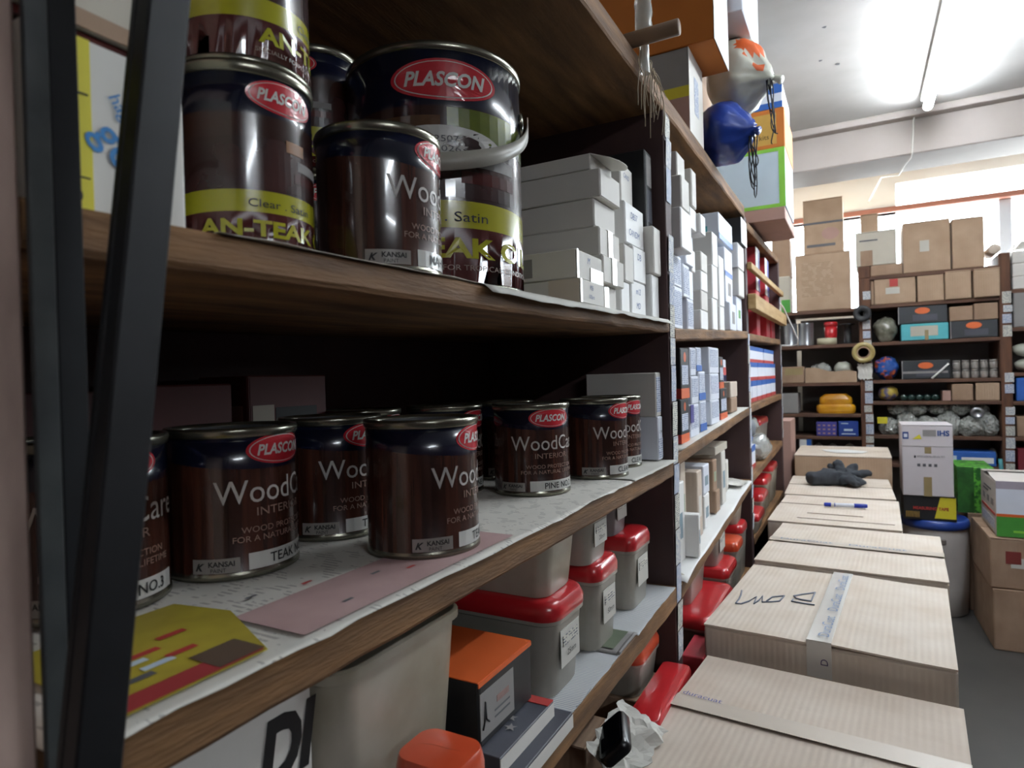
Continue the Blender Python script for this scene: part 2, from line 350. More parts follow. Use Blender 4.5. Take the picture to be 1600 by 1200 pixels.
# ------------------------------------------------------------------ left shelving
def board(name, parent, x0, x1, y0, y1, za, zb, th, m=wood, n=26, rough=.0022):
    v, f = [], []
    for i in range(n+1):
        q = i/n; y = y0+(y1-y0)*q; z = za+(zb-za)*q
        j = noise.noise(Vector((y*23, za*17, 1)))*rough; k = noise.noise(Vector((y*31, za*13, 5)))*rough
        k2 = max(0, noise.noise(Vector((y*60, za*11, 9)))-.25)*rough*4
        v += [(x0, y, z), (x1+j-.002, y, z), (x1+j, y, z-.003-k2), (x1+j+k*.5, y, z-th+.004+k), (x1+j-.003, y, z-th+k), (x0, y, z-th)]
    for i in range(n):
        for a in range(6): b = (a+1) % 6; f.append((i*6+a, i*6+b, i*6+6+b, i*6+6+a))
    f += [(0, 5, 4, 3, 2, 1), tuple(n*6+a for a in range(6))]
    return pydata(name, v, f, m, parent)
SH = thing('shelving_unit', 'long dark wooden shelving unit filling the left side of the aisle', 'shelving', (0, 0, 0))
XB = -.46
def upright(y0, y1, z0=0.0, z1=2.62, m=panel, x1=-.002):
    return box('upright', m, SH, XB, x1, y0, y1, z0, z1, .002)
U1 = upright(.085, .160, 0, 2.62, pinkwood, -.001); U2 = upright(1.385, 1.435, 0, 1.87); U3 = upright(2.505, 2.555, 0, 1.84); U4 = upright(3.64, 3.69, 0, 1.86)
# boards of the three bays: S2 leans a little, as in an old unit
def zS2(y): return 1.3445+.0185*y
ZS3, ZS4, ZS5, ZS1 = 1.061, .780, .47, 1.87
board('shelf_board', SH, XB, 0, .16, 2.505, ZS1, ZS1+.004, .042)
board('shelf_board', SH, XB, 0, .16, 1.385, zS2(.16), zS2(1.385), .026)
board('shelf_board', SH, XB, 0, .16, 1.385, ZS3, ZS3+.002, .036)
board('shelf_board', SH, XB, 0, .16, 1.385, .776, .786, .044)
board('shelf_board', SH, XB, 0, .16, 1.385, ZS5, ZS5, .04)
def zB1(y): return 1.357+.048*(y-1.463)
def zB2(y): return 1.075+.046*(y-1.463)
def zB3(y): return .782+.070*(y-1.513)
ZB4 = .52
for zf, th in ((zB1, .028), (zB2, .03), (zB3, .036)): board('shelf_board', SH, XB, 0, 1.435, 2.505, zf(1.435), zf(2.505), th)
board('shelf_board', SH, XB, 0, 1.435, 2.505, ZB4, ZB4, .036)
board('shelf_board', SH, XB, 0, 2.555, 3.64, 1.832, 1.858, .03)
board('shelf_board', SH, XB, 0, 2.555, 3.64, 1.402, 1.424, .028)
board('shelf_board', SH, XB, 0, 2.555, 3.64, 1.128, 1.136, .03)
board('shelf_board', SH, XB, 0, 2.555, 3.64, .858, .886, .03)
board('shelf_board', SH, XB, 0, 2.555, 3.64, .62, .62, .03)
# pine slats nailed across the third bay
for za, zb, h, x in ((1.668, 1.680, .026, .004), (1.549, 1.556, .058, .016)):
    bm = bmesh.new(); s = bx(bm, .0, .014+x, 2.53, 3.69, za-h, za, .002)
    for v_ in bm.verts: v_.co.z += (zb-za)*(v_.co.y-2.53)/1.16
    obj('slat', bm, slatwood, SH)
# back panel, hardboard
box('back_panel', panel, SH, XB-.012, XB, .09, 3.69, .02, 2.0, .001)
# paper price tags pasted down the front edge of each upright
def tagstrip(up, y0, y1, z0, z1, zs=None):
    z = z0; k = 0
    while z < z1-.02:
        h = random.uniform(.045, .085); h = min(h, z1-z)
        if random.random() < .9:
            a = random.uniform(0, .004); b_ = random.uniform(0, .005); cx = random.uniform(.0005, .003)
            v = [(-.0015+cx*.2, y0+a, z), (-.0015+cx*.2, y1-b_, z), (-.0012+cx*.6, y1-b_*.5, z+h*.5), (-.0012+cx, y1-b_, z+h-.002), (-.0012+cx, y0+a, z+h-.002), (-.0012+cx*.6, y0+a*.5, z+h*.5)]
            pydata('price_tag', [Vector(p)+Vector((.0012, 0, 0)) for p in v], [(0, 1, 2, 5), (5, 2, 3, 4)], tags[k % 3], up)
        z += h; k += 1
tagstrip(U2, 1.388, 1.432, .62, 1.84); tagstrip(U3, 2.509, 2.551, .66, 1.40); tagstrip(U4, 3.645, 3.687, .9, 1.7)
# ------------------------------------------------------------------ steel bars in front of the near upright
an = thing('steel_angle', 'grey steel angle bar standing against the near wooden upright', 'metal bar', (.001, .172, 0))
box('flange', greysteel, an, 0, .004, -.011, .0, 0, 2.6, .0006); box('web', blacksteel, an, -.012, .004, .0, .0135, 0, 2.6, .0006)
ln = thing('leaning_bar', 'black flat steel bar leaning across the near end of the shelves', 'metal bar', (.03, .036, 0))
bm = bmesh.new(); bx(bm, -.006, .006, -.0115, .0115, 0, 2.25, .0012); bar = obj('bar', bm, blacksteel, ln); bar.rotation_euler = (math.radians(-7.1), 0, 0)
bm = bmesh.new(); bx(bm, -.011, -.006, -.0115, -.008, 0, 2.25, .0006); b2 = obj('flange', bm, blacksteel, ln); b2.rotation_euler = (math.radians(-7.1), 0, 0)
# ------------------------------------------------------------------ paint cans
def emblem(t, r, a, z, hw, hh):
    e = wrapellipse(t, r+.0004, a, 0, z, hw, hh, logored, 'emblem'); tag(e, 'red oval emblem with white lettering')
    wrapellipse(e, r+.0007, a, 0, z, hw*.93, hh*.88, printwhite, 'emblem_line'); wrapellipse(e, r+.0010, a, 0, z, hw*.905, hh*.84, logored, 'emblem_field')
    wraptext(e, 'PLASCON', r+.0014, a, z, printwhite, w=hw*1.5, h=hh*.72, bold=.03, shear=.25)
def can_shell(t, R, H, mats, bands, zfun=None, n=64):
    prof = [(R-.002, 0), (R+.0012, .001), (R+.0012, .005), (R, .007)]; mi = [0, 0, 0]
    for z, m in bands: prof.append((R, z)); mi.append(m)
    lathe('body', prof, mats, t, n, True, mi, zfun)
    lathe('rim', [(R, H-.010), (R+.0018, H-.008), (R+.0022, H-.003), (R+.0012, H), (R-.003, H), (R-.005, H-.004), (R-.005, H-.008)], rimgold, t, n)
    lathe('lid', [(R-.005, H-.008), (R-.014, H-.008), (R-.015, H-.003), (R-.021, H-.003), (R-.023, H-.009), (0, H-.009)], tin, t, 40)
def view_angle(c): return math.atan2(-c[1], CAMP.x-c[0])
def woodcare(label, c, z, turn, shade, D=.125, H=.146):
    """turn: how far the label centre is turned from the photograph's side of the can, degrees"""
    R = D/2; a = view_angle(c)+math.radians(turn); t = thing('paint_can', label, 'paint can', (c[0], c[1], z), 0, 'wood finish tins')
    nb = 10
    def zf(k, ang):
        if k == 5: return H*(-.035-.05*math.cos(ang-a))
        return 0
    can_shell(t, R, H, [rimgold, canwood, canblue], [(H*.4, 1), (H*.80, 1), (H-.009, 2)], zf)
    emblem(t, R, a, H*.845, .040, H*.105)
    wraptext(t, 'WoodCare', R+.0005, a, H*.575, mat('grey_white_print', '#b3afa9', .4, .06), w=.140, h=H*.155)
    wraptext(t, 'INTERIOR', R+.0005, a, H*.435, printdim, w=.062, h=H*.055)
    wraptext(t, 'WOOD PROTECTION', R+.0005, a, H*.32, printdim, w=.092, h=H*.04); wraptext(t, 'FOR A NATURAL LIFETIME', R+.0005, a, H*.26, printdim, w=.108, h=H*.04)
    k = wrapquad(t, R+.0005, a, -.092, -.048, H*.055, H*.15, mat('shaded_label', '#8b8681', .35, .1, 10, coat=.3), 'maker_label')  # white maker label, greyed in its colour to imitate light falling off
    wraptext(k, 'KANSAI', R+.0009, a, H*.115, black, w=.024, h=H*.036, bold=.03, u=-.065); wraptext(k, 'PAINT', R+.0009, a, H*.075, black, w=.014, h=H*.026, u=-.068)
    wraptext(k, 'K', R+.0009, a, H*.10, black, h=H*.05, bold=.04, shear=.4, u=-.085)
    q = wrapquad(t, R+.0005, a, -.040, .062, H*.055, H*.165, labelwhite, 'colour_label')
    wraptext(q, shade, R+.0009, a, H*.11, black, h=H*.066, bold=.012, u=.014)
    return t
z3 = ZS3+.0036
woodcare('paint tin marked NO.3, nearest and leftmost, half hidden by the black bar', (-.240, .310), z3, 16, 'TEAK NO.3')
woodcare('wood finish tin marked TEAK, left tin of the front row beside the black bar', (-.218, .442), z3, 47, 'TEAK NO.3')
woodcare('dark wood finish tin behind the two TEAK tins on the middle shelf', (-.235, .600), z3, 50, 'TEAK NO.3')
woodcare('large-looking wood finish tin marked TEAK in the middle of the shelf edge', (-.078, .583), z3, 72, 'TEAK NO.1')
woodcare('wood finish tin marked PINE NO.2', (-.122, .944), z3, 33, 'PINE NO.2')
woodcare('wood finish tin marked CLEAR, right behind the PINE tin', (-.085, 1.135), z3, 62, 'CLEAR NO.1')
woodcare('last CLEAR wood finish tin of the row, next to the white cartons', (-.100, 1.268), z3, 60, 'CLEAR NO.1')
woodcare('shadowed tin behind the PINE tin, only its rim catching light', (-.262, .895), z3, 60, 'PINE NO.2')
woodcare('shadowed tin in the back row left of the PINE tin', (-.330, .760), z3, 60, 'TEAK NO.1')
woodcare('shadowed back-row tin behind the CLEAR tins', (-.255, 1.075), z3, 60, 'CLEAR NO.1')
woodcare('wood finish tin marked MAHOGANY on the upper shelf before the big oil tin', (-.072, .515), zS2(.515)+.001, 70, 'MAHOGANY', .125, .143)
def anteak(label, c, z, D, H, turn, big=False):
    R = D/2; a = view_angle(c)+math.radians(turn); k = D/.115
    t = thing('oil_can', label, 'paint can', (c[0], c[1], z), 0, 'teak oil tins')
    def zf(i, ang):
        cs = math.cos(ang-a)
        if i == 7: return H*.03*cs
        if i in (5, 6): return H*.012*cs
        return 0
    can_shell(t, R, H, [rimgold, canmaroon, canyellow, candeck, candark, canblue], [(H*.02, 1), (H*.235, 1), (H*.345, 2), (H*.60, 3), (H*.74, 4), (H-.009, 5)], zf)
    emblem(t, R, a, H*.845, .033*k*(1.0 if not big else 1.02), H*.085)
    wraptext(t, 'AN-TEAK OIL', R+.0005, a, H*.165, canyellow, w=.145*k, h=H*.085, bold=.035)
    wraptext(t, 'SPECIALLY FORMULATED FOR TROPICAL CONDITIONS', R+.0005, a, H*.085, printdim, w=.15*k, h=H*.022)
    wraptext(t, 'Clear . Satin', R+.0005, a, H*.292, black, w=.058*k, h=H*.04, u=-.004*k)
    # printed picture of oiled deck boards
    pic = wrapquad(t, R+.0003, a, -.02*k, .052*k, H*.37, H*.60, candeck, 'picture', 12)
    for i, (u0, u1, q0, q1, m) in enumerate(((.0, .02, .58, .64, mat('ochre_picture', '#8a5a2c', .3, .2, 12, coat=.4) if not big else candeck), (.012, .05, .50, .55, greycard), (.008, .05, .43, .48, canmaroon))): wrapquad(pic, R+.0006, a, u0*k, u1*k, H*q0, H*q1, m, 'picture_piece', 6)
    if big:
        wrapquad(t, R+.0004, a, .0, .085*k, H*.60, H*.735, cangreen, 'picture', 12); wrapquad(t, R+.0004, a, -.075*k, -.004*k, H*.52, H*.70, mat('tan_picture', '#6f4f33', .25, scale=16, col2='#3f2a1e', coat=.5), 'picture', 12)
        s = wrapellipse(t, R+.0008, a, -.005*k, H*.585, .042*k, H*.075, labelwhite, 'batch_sticker')
        wraptext(s, '250702507', R+.0012, a, H*.605, greyink, w=.034*k, h=H*.026, u=-.01*k); wraptext(s, '07.2026', R+.0012, a, H*.565, greyink, w=.026*k, h=H*.024, u=-.005*k)
        # drooping white plastic bail handle
        v, f = [], []; n = 40; A0, A1 = math.radians(-97), math.radians(74)
        for i in range(n+1):
            q = i/n; an_ = a+A0+(A1-A0)*q; s_ = math.sin(PI*q); out = R+.004+.012*s_+.006*max(0, q-.8)*5
            zc = H*(.80-.31*s_**.75); hh = .0085+.002*s_
            for dr, dz in ((0, -hh), (.0016, -hh), (.0016, hh), (0, hh)): v.append(((out+dr)*math.cos(an_), (out+dr)*math.sin(an_), zc+dz))
        for i in range(n):
            for j in range(4): f.append((4*i+j, 4*i+4+j, 4*i+4+(j+1) % 4, 4*i+(j+1) % 4))
        f += [(0, 1, 2, 3), tuple(4*n+j for j in (3, 2, 1, 0))]
        hd = pydata('handle', v, f, handlewhite, t, True); tag(hd, 'drooping white plastic strip handle')
        for q in (A0, A1):
            e = lathe('handle_ear', [(.013, 0), (.013, .004), (.006, .006), (0, .006)], rimgold, t, 20)
            e.location = ((R-.001)*math.cos(a+q), (R-.001)*math.sin(a+q), H*.80); e.rotation_euler = (0, PI/2, 0); e.rotation_euler = (PI/2*0, PI/2, a+q)
    return t
zo = zS2(.386)+.001
anteak('teak oil tin, lower of the pair stacked beside the white electrical box', (-.116, .386), zo, .115, .162, 34)
anteak('teak oil tin cut by the top of the picture, stacked on another tin', (-.120, .390), zo+.1625, .115, .162, 84)
anteak('shadowed teak oil tin at the back, lower of two behind the MAHOGANY tin', (-.278, .630), zS2(.63)+.001, .115, .162, 20)
anteak('shadowed teak oil tin at the back, stacked behind the MAHOGANY tin', (-.276, .632), zS2(.63)+.1635, .115, .162, -30)
anteak('big teak oil tin with a drooping white handle', (-.130, .702), zS2(.72)+.001, .226, .288, 7, True)
# ------------------------------------------------------------------ upper shelf: boxes
b, d = pbox('electrical_box', 'white box printed hager with a yellow strip, on the upper shelf by the steel bars', 'box', -.02, .172, .262, zS2(.17)+.002, 1.450, .30, white2)
decal(b, d, '+X', .02, .36, .0, .99, yellow, 'yellow_label')
hb = mat('brand_blue', '#2d7fc0', .5, .05)
ftext(b, d, '+X', 'hager', .56, .62, hb, w=.024, rot=-1.0, bold=.005); ftext(b, d, '+X', 'ger', .50, .36, hb, w=.036, rot=-.9, bold=.012); ftext(b, d, '+X', '10', .25, .10, black, h=.007)
for q in (.2, .67): decal(b, d, '+X', .05, .34, q, q+.008, black, 'rule', .0016)
b, d = pbox('flat_carton', 'cream carton with a brown edge on top of the hager box', 'box', -.022, .165, .256, 1.4565, 1.56, .30, offwhite)
decal(b, d, '+X', .0, 1, .0, .10, card_d, 'edge_band'); pbox('gap_shade_strip', 'thin dark strip painting the shaded gap between the hager box and the cream carton', 'shade strip', -.026, .168, .26, 1.4505, 1.4560, .29, canmaroon)  # maroon strip paints the shade in the gap between the two boxes
fast = 'fastener boxes stacked at the end of the upper shelf'
def fbox(label, y0, y1, z0, z1, X=-.03, depth=.2, m=white2, ink=None, size=.016, rz=0, f='+X', taped=None):
    b, d = pbox('fastener_box', label, 'box', X, y0, y1, z0, z1, depth, m, fast, rz)
    for i, s in enumerate(ink or []): ftext(b, d, f, s, .45, .72-.42*i, blueink, h=min(size, d[2]*.22), shear=.2)
    if taped:
        decal(b, d, '+X', taped, taped+.22, 0, 1, tape, 'packing_tape', .0022); decal(b, d, '+Z', .75, 1, taped, taped+.22, tape, 'packing_tape')
    return b, d
zz = lambda y: zS2(y)+.0045
# near column, six high, plus two taped boxes in front
y = 1.02
h = [(zz(y), 1.412), (1.4125, 1.460), (1.4605, 1.509), (1.5095, 1.558), (1.5585, 1.607)]
nm = ['bottom', 'second', 'third', 'fourth', 'fifth']
for i, (a, b_) in enumerate(h):
    fbox(f'grey-white fastener box, {nm[i]} from below in the tallest stack right of the big oil tin', 1.023+.004*(i % 2), 1.125+.008*((i*3) % 4)/2, a, b_, -.03+.006*((i*2) % 3), .30, white2, taped=.38 if i in (0, 1, 2) else None, rz=.02*(i % 3-1))
b, d = fbox('open-flapped fastener box on top of the tallest stack right of the big oil tin', 1.022, 1.13, 1.6075, 1.634, -.035, .30, white2)
bm = bmesh.new()
for i in range(9):
    q = i/8; w_ = .045*math.sin(PI*q)**.4+.001
    p1 = bm.verts.new((d[0]/2+.0, -d[1]/2+.0+d[1]*q, d[2])); p2 = bm.verts.new((d[0]/2+w_, -d[1]/2+d[1]*q, d[2]-w_*.28))
    if i: bm.faces.new((o1, o2, p2, p1))
    o1, o2 = p1, p2
fl = obj('open_flap', bm, white2, b); sm = fl.modifiers.new('thick', 'SOLIDIFY'); sm.thickness = .0012
b, d = fbox('small taped fastener box marked M6 100pcs at the shelf edge', .905, 1.012, zz(.95), 1.4035, -.012, .13, white2, ['M6', '100pcs'], .014)
decal(b, d, '-Y', .6, 1, 0, 1, tape, 'packing_tape'); decal(b, d, '+X', 0, .07, 0, 1, tape, 'packing_tape', .002)
b, d = fbox('small taped fastener box marked M, on the M6 box', .903, 1.016, 1.404, 1.449, -.016, .15, white2, ['M'], .016)
decal(b, d, '-Y', .0, .5, .15, .8, greycard, 'worn_label'); decal(b, d, '+X', .5, 1, 0, .5, tape, 'packing_tape', .002); decal(b, d, '+X', 0, .07, 0, 1, tape, 'packing_tape', .002)
# middle column
fbox('narrow white fastener box standing at the shelf edge between the two columns', 1.152, 1.205, zz(1.15), 1.432, -.03, .12, white)
fbox('white fastener box with blue writing at the foot of the middle column', 1.214, 1.312, zz(1.24), 1.441, -.03, .2, white, ['m12', 'MD'], .012)
fbox('white fastener box marked DB, second level of the middle column', 1.232, 1.318, 1.4415, 1.513, -.03, .2, white, ['DB', ''], .013)
fbox('blank white fastener box in front of the one marked DB', 1.165, 1.229, 1.433, 1.505, -.028, .16, white2, rz=.04)
fbox('white fastener box marked DB57 CANDM in the middle column', 1.200, 1.322, 1.5135, 1.596, -.034, .2, white, ['DB57', 'CANDM'], .013)
fbox('tall white fastener box on top of the middle column', 1.215, 1.306, 1.5965, 1.683, -.05, .18, white2, ['CAND', ''], .010, rz=.05)
# last column against the upright
fbox('white fastener box with a barcode at the foot of the last column by the upright', 1.322, 1.378, zz(1.35), 1.466, -.02, .18, white, ['', ''])
fbox('blank cream fastener box, second of the last column by the upright', 1.324, 1.379, 1.4665, 1.568, -.014, .18, white2)
b, d = fbox('tall black box with a silver label on top of the last column by the upright', 1.330, 1.380, 1.5685, 1.735, -.03, .2, black_card)
decal(b, d, '+X', .2, .9, .55, .95, greycard, 'silver_label'); decal(b, d, '+X', .2, .9, .08, .5, slate, 'silver_label')
# ------------------------------------------------------------------ paper liners
def sheet(name, label, x0, x1, y0, y1, zf, m, amp=.004, droop=.012, seed=0, parent=None, nx=10, ny=40, cat='paper liner', group=None):
    v, f = [], []
    for i in range(ny+1):
        y = y0+(y1-y0)*i/ny
        e = noise.noise(Vector((y*6, seed, 0)))*.005+noise.noise(Vector((y*29, seed, 4)))*.002
        for j in range(nx+1):
            q = j/nx; x = x0+(-.003-x0)*j/(nx-2) if j <= nx-2 else (.0005 if j == nx-1 else x1+e)
            z = zf(y)+.0012+max(0, noise.noise(Vector((x*9, y*9, seed+2))))*amp*min(1, (1-q)*3+.1)
            if x > .001: z = zf(y)+.0012-(x-.001)*droop/.01+max(0, noise.noise(Vector((y*14, seed, 7))))*.004
            v.append((x, y, z))
    for i in range(ny):
        for j in range(nx):
            a = i*(nx+1)+j; f.append((a, a+1, a+nx+2, a+nx+1))
    o = pydata(name, v, f, m, parent, True)
    so = o.modifiers.new('thick', 'SOLIDIFY'); so.thickness = .0005
    if label: tag(o, label, cat, group)
    return o
s3 = sheet('paper_liner', 'stained newspaper lining the middle shelf under the tins', -.44, .006, .17, 1.375, lambda y: ZS3+.0016*y, newsprint, .0006, .004, 3)
def patch(p, x0, x1, y0, y1, z, m, name='printed_area', skew=0):
    return pydata(name, [(x0, y0, z), (x1, y0+skew, z), (x1, y1+skew, z), (x0, y1, z)], [(0, 1, 2, 3)], m, p)
pinkprint = mat('pink_newsprint', '#b89a97', .8, scale=14, col2='#a98a88')
patch(s3, -.085, -.004, .335, .66, ZS3+.0040, pinkprint)
dots = [(-.10, .42), (-.06, .47), (-.075, .53), (-.04, .50), (-.09, .60), (-.03, .40), (-.045, .57), (-.115, .37), (-.065, .62)]
for i, (x, y) in enumerate(dots): patch(s3, x, x+.004, y, y+.012, ZS3+.0044, greyink if i % 3 else redink, 'print_mark')
br = pydata('brochure', [(-.16, .205, ZS3+.0046), (-.008, .205, ZS3+.0046), (-.008, .305, ZS3+.0046), (-.10, .345, ZS3+.0046), (-.16, .335, ZS3+.0046)], [(0, 1, 2, 3, 4)], mat('yellow_brochure', '#b3a335', .6, scale=20, col2='#9a8a2c'))
so = br.modifiers.new('t', 'SOLIDIFY'); so.thickness = .0004; so.offset = -1
tag(br, 'yellow and red printed brochure lying at the near end of the middle shelf', 'brochure')
patch(br, -.030, -.010, .207, .304, ZS3+.0050, mat('brochure_red', '#a13538', .6, .1), 'red_strip'); patch(br, -.045, -.012, .270, .306, ZS3+.0053, mat('brochure_brown', '#5c4a3c', .6, .1), 'picture')
for x, y, m in ((-.07, .22, redink), (-.085, .25, redink), (-.075, .235, paleblue), (-.06, .245, paleblue), (-.05, .225, greyink), (-.095, .23, paleblue), (-.065, .265, redink), (-.10, .28, redink)): patch(br, x, x+.007, y, y+.022, ZS3+.0052, m, 'print_mark')
ov = sheet('paper_liner', 'curling white paper on the middle shelf below the CLEAR tins', -.12, .010, 1.09, 1.378, lambda y: ZS3+.0030, paper, .003, .002, 9, None, 8, 20)
sheet('paper_liner', 'white paper liner curling over the upper shelf edge below the big oil tin', -.40, .013, .60, 1.372, zS2, paper, .001, .009, 5)
sheet('paper_liner', 'brown backing paper under the oil tins at the near end of the upper shelf', -.40, .004, .27, .60, zS2, offwhite, .001, .003, 15)
z4 = lambda y: .776+.0082*(y-.16)
sheet('paper_liner', 'ruled white paper lining the lower shelf between the tubs', -.40, .0, .80, 1.02, z4, linedpaper, .001, .003, 11)
sheet('paper_liner', 'ruled white paper at the far end of the lower shelf', -.40, .002, 1.10, 1.375, z4, linedpaper, .001, .003, 12)
pc = sheet('magazine_page', 'colour printed page lying on the lower shelf beside the red-lidded tubs', -.30, -.006, 1.005, 1.105, lambda y: z4(y)+.0015, greycard, .0006, .002, 14, None, 8, 8, cat='paper')
patch(pc, -.12, -.05, 1.03, 1.075, z4(1.05)+.0045, orange, 'picture'); patch(pc, -.05, -.015, 1.02, 1.10, z4(1.05)+.0045, mat('page_green', '#5f6a55', .6, .2), 'picture')
# white cartons at the end of the middle shelf
b, d = pbox('small_carton', 'lower white carton with a blue corner at the end of the middle shelf', 'box', -.02, 1.345, 1.379, ZS3+.0062, 1.161, .12, white3)
decal(b, d, '-Y', 0, .6, 0, .2, blue, 'blue_corner'); decal(b, d, '-Y', .1, .18, .35, .5, black, 'pictogram'); decal(b, d, '-Y', .3, .42, .38, .52, black, 'pictogram'); decal(b, d, '+X', .05, .95, .05, .5, smallprint, 'printed_panel'); ftext(b, d, '+X', 'C MM', .5, .65, black, w=.022)
b, d = pbox('small_carton', 'upper plain white carton at the end of the middle shelf', 'box', -.022, 1.342, 1.380, 1.1615, 1.257, .16, white2)
decal(b, d, '+X', .1, .9, .1, .9, smallprint, 'printed_panel')
# dim boxes at the back of the middle shelf
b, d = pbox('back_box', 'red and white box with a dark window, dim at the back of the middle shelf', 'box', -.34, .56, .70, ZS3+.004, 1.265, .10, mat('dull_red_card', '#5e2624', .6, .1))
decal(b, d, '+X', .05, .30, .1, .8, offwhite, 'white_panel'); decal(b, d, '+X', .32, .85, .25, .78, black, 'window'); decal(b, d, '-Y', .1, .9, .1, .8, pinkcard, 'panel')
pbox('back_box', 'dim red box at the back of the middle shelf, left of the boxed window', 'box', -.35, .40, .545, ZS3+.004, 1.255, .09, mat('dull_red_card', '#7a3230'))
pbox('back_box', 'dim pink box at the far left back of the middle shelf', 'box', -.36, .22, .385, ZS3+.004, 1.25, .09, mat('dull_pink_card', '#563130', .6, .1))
# ------------------------------------------------------------------ lidded tubs
def rr(dx, dy, r, n=5):
    p = []
    for sx, sy, a0 in ((1, 1, 0), (-1, 1, PI/2), (-1, -1, PI), (1, -1, 3*PI/2)):
        for i in range(n+1):
            a = a0+PI/2*i/n; p.append((sx*(dx/2-r)+r*math.cos(a), sy*(dy/2-r)+r*math.sin(a)))
    return p
def loft(name, secs, m, parent, smooth=True, caps=(True, True)):
    """secs: (dx, dy, r, z)"""
    v, f = [], []; n = 24
    for dx, dy, r, z in secs: v += [(x, y, z) for x, y in rr(dx, dy, r)]
    for k in range(len(secs)-1):
        for i in range(n): f.append((k*n+i, k*n+(i+1) % n, (k+1)*n+(i+1) % n, (k+1)*n+i))
    if caps[0]: f.append(tuple(range(n))[::-1])
    if caps[1]: f.append(tuple((len(secs)-1)*n+i for i in range(n)))
    o = pydata(name, v, f, m, parent, True); o.data.set_sharp_from_angle(angle=math.radians(38))
    return o
def food_tub(label, X, y0, y1, z0, z1, depth, m=tub, lid=redlid, rz=0, note=None, group='lidded storage tubs', lidh=.024, notef='+X', r=.022):
    dx, dy, dz = depth, y1-y0, z1-z0
    t = thing('storage_tub', label, 'tub', (X-depth/2, (y0+y1)/2, z0), rz, group); hb_ = dz-(lidh if lid else 0)
    loft('body', [(dx*.86, dy*.84, r, 0), (dx*.88, dy*.87, r, .004), (dx*.96, dy*.95, r, hb_-.012), (dx*.97, dy*.96, r, hb_)], m, t)
    loft('rim', [(dx*.97, dy*.96, r, hb_-.012), (dx*.995, dy*.99, r, hb_-.010), (dx*.995, dy*.99, r, hb_-.002), (dx*.97, dy*.96, r, hb_)], m, t)
    if m in (tub, tub_d, tub_g): loft('contents', [(dx*.82, dy*.80, r*.9, .004), (dx*.90, dy*.885, r*.9, hb_*.60), (dx*.80, dy*.76, r*.8, hb_*.68), (dx*.3, dy*.3, r*.4, hb_*.72)], contents if m is not tub_g else contents2, t)
    if lid: loft('lid', [(dx*.99, dy*.985, r, hb_-.006), (dx, dy, r, hb_-.003), (dx, dy, r, hb_+lidh*.4), (dx*.96, dy*.95, r, hb_+lidh*.85), (dx*.90, dy*.88, r*.8, hb_+lidh*.98), (dx*.6, dy*.55, r*.7, hb_+lidh*1.06), (dx*.2, dy*.18, r*.3, hb_+lidh*1.08)], lid, t)
    if note:
        D = (dx*.925, dy*.9, hb_); k = decal(t, D, notef, .2, .78, .35, .8, paper, 'paper_label', .004); decal(t, D, notef, .26, .70, .60, .72, tags[1], 'handwriting', .0052)
        for i, s in enumerate(note): ftext(k, D, notef, s, .49, .67-.17*i, black, h=min(.009, hb_*.09), shear=.15, e=.006)
    return t
zt = z4(.9)+.0025
food_tub('big milky tub with a red lid labelled 25mm on the lower shelf', -.022, .805, .935, zt, .930, .24, tub, redlid, 0, ['', '25mm'], r=.03)
food_tub('stained lidless tub stacked on the 25mm tub', -.03, .81, .925, .931, 1.02, .20, tub_d, None)
food_tub('red-lidded tub labelled 50mm, second along the lower shelf', -.025, .985, 1.098, z4(1.05)+.0035, .935, .16, tub_g, redlid, 0, ['', '50mm'])
food_tub('milky tub with handwriting standing on the 50mm tub', -.03, .965, 1.075, .936, 1.022, .15, tub, None, 0, ['', '20mm'])
food_tub('red-lidded tub with a blue label, next to the upright on the lower shelf', -.03, 1.19, 1.315, z4(1.25)+.0025, .935, .15, tub_g, redlid, 0, ['', ''])
food_tub('dark tub on top of the red-lidded tub nearest the upright', -.06, 1.165, 1.27, .936, 1.022, .13, mat('dark_tub', '#6b6668', .4, .3, 9), None, 0, ['', ''])
food_tub('tall clear open tub at the near end of the lower shelf', -.035, .395, .606, zt+.05, .998, .26, tub_d, None, 0, None, r=.03)
pbox('flat_carton', 'brown carton lying under the tall clear tub', 'box', -.05, .39, .598, zt-.0016, zt+.049, .25, card_d)
food_tub('orange-red-lidded tub at the bottom edge of the picture in front of the tall clear tub', .048, .448, .512, zt, .908, .075, tub, orangelid, 0, None, r=.02)
b, d = pbox('lettered_carton', 'white carton with big black italic letters behind the tall clear tub', 'carton', -.06, .20, .392, zt-.0016, 1.015, .28, white2)
ftext(b, d, '+X', 'DI', .86, .74, black, w=.062, h=.056, bold=.05, shear=.25)
# boxes beside the tall tub
b, d = pbox('tool_box', 'black and orange box with a grey label beside the tall clear tub', 'box', -.03, .612, .745, zt+.041, .902, .18, black_card)
decal(b, d, '+Z', 0, 1, 0, 1, orange, 'orange_top'); decal(b, d, '+X', .02, .62, .12, .82, greycard, 'grey_label'); decal(b, d, '+X', .30, .52, .50, .60, mat('faded_red_print', '#9a7c76', .6, .2, 60), 'faded_print', .0016); tube('tool_picture', [(d[0]/2+.0015, -d[1]*.45, .02), (d[0]/2+.0015, -d[1]*.42, .028), (d[0]/2+.0015, -d[1]*.40, .05), (d[0]/2+.0015, -d[1]*.39, .03), (d[0]/2+.0015, -d[1]*.34, .024)], .0012, black, b, 5)
for i in range(2): decal(b, d, '+X', .26, .54, .28+.1*i, .31+.1*i, greyink, 'print_line', .0012)
decal(b, d, '+X', 0, 1, .93, 1, orange, 'orange_edge', .0012)
b, d = pbox('flat_box', 'slate grey flat box with star prints under the black and orange box', 'box', -.002, .610, .752, zt+.0205, zt+.0405, .24, slate)
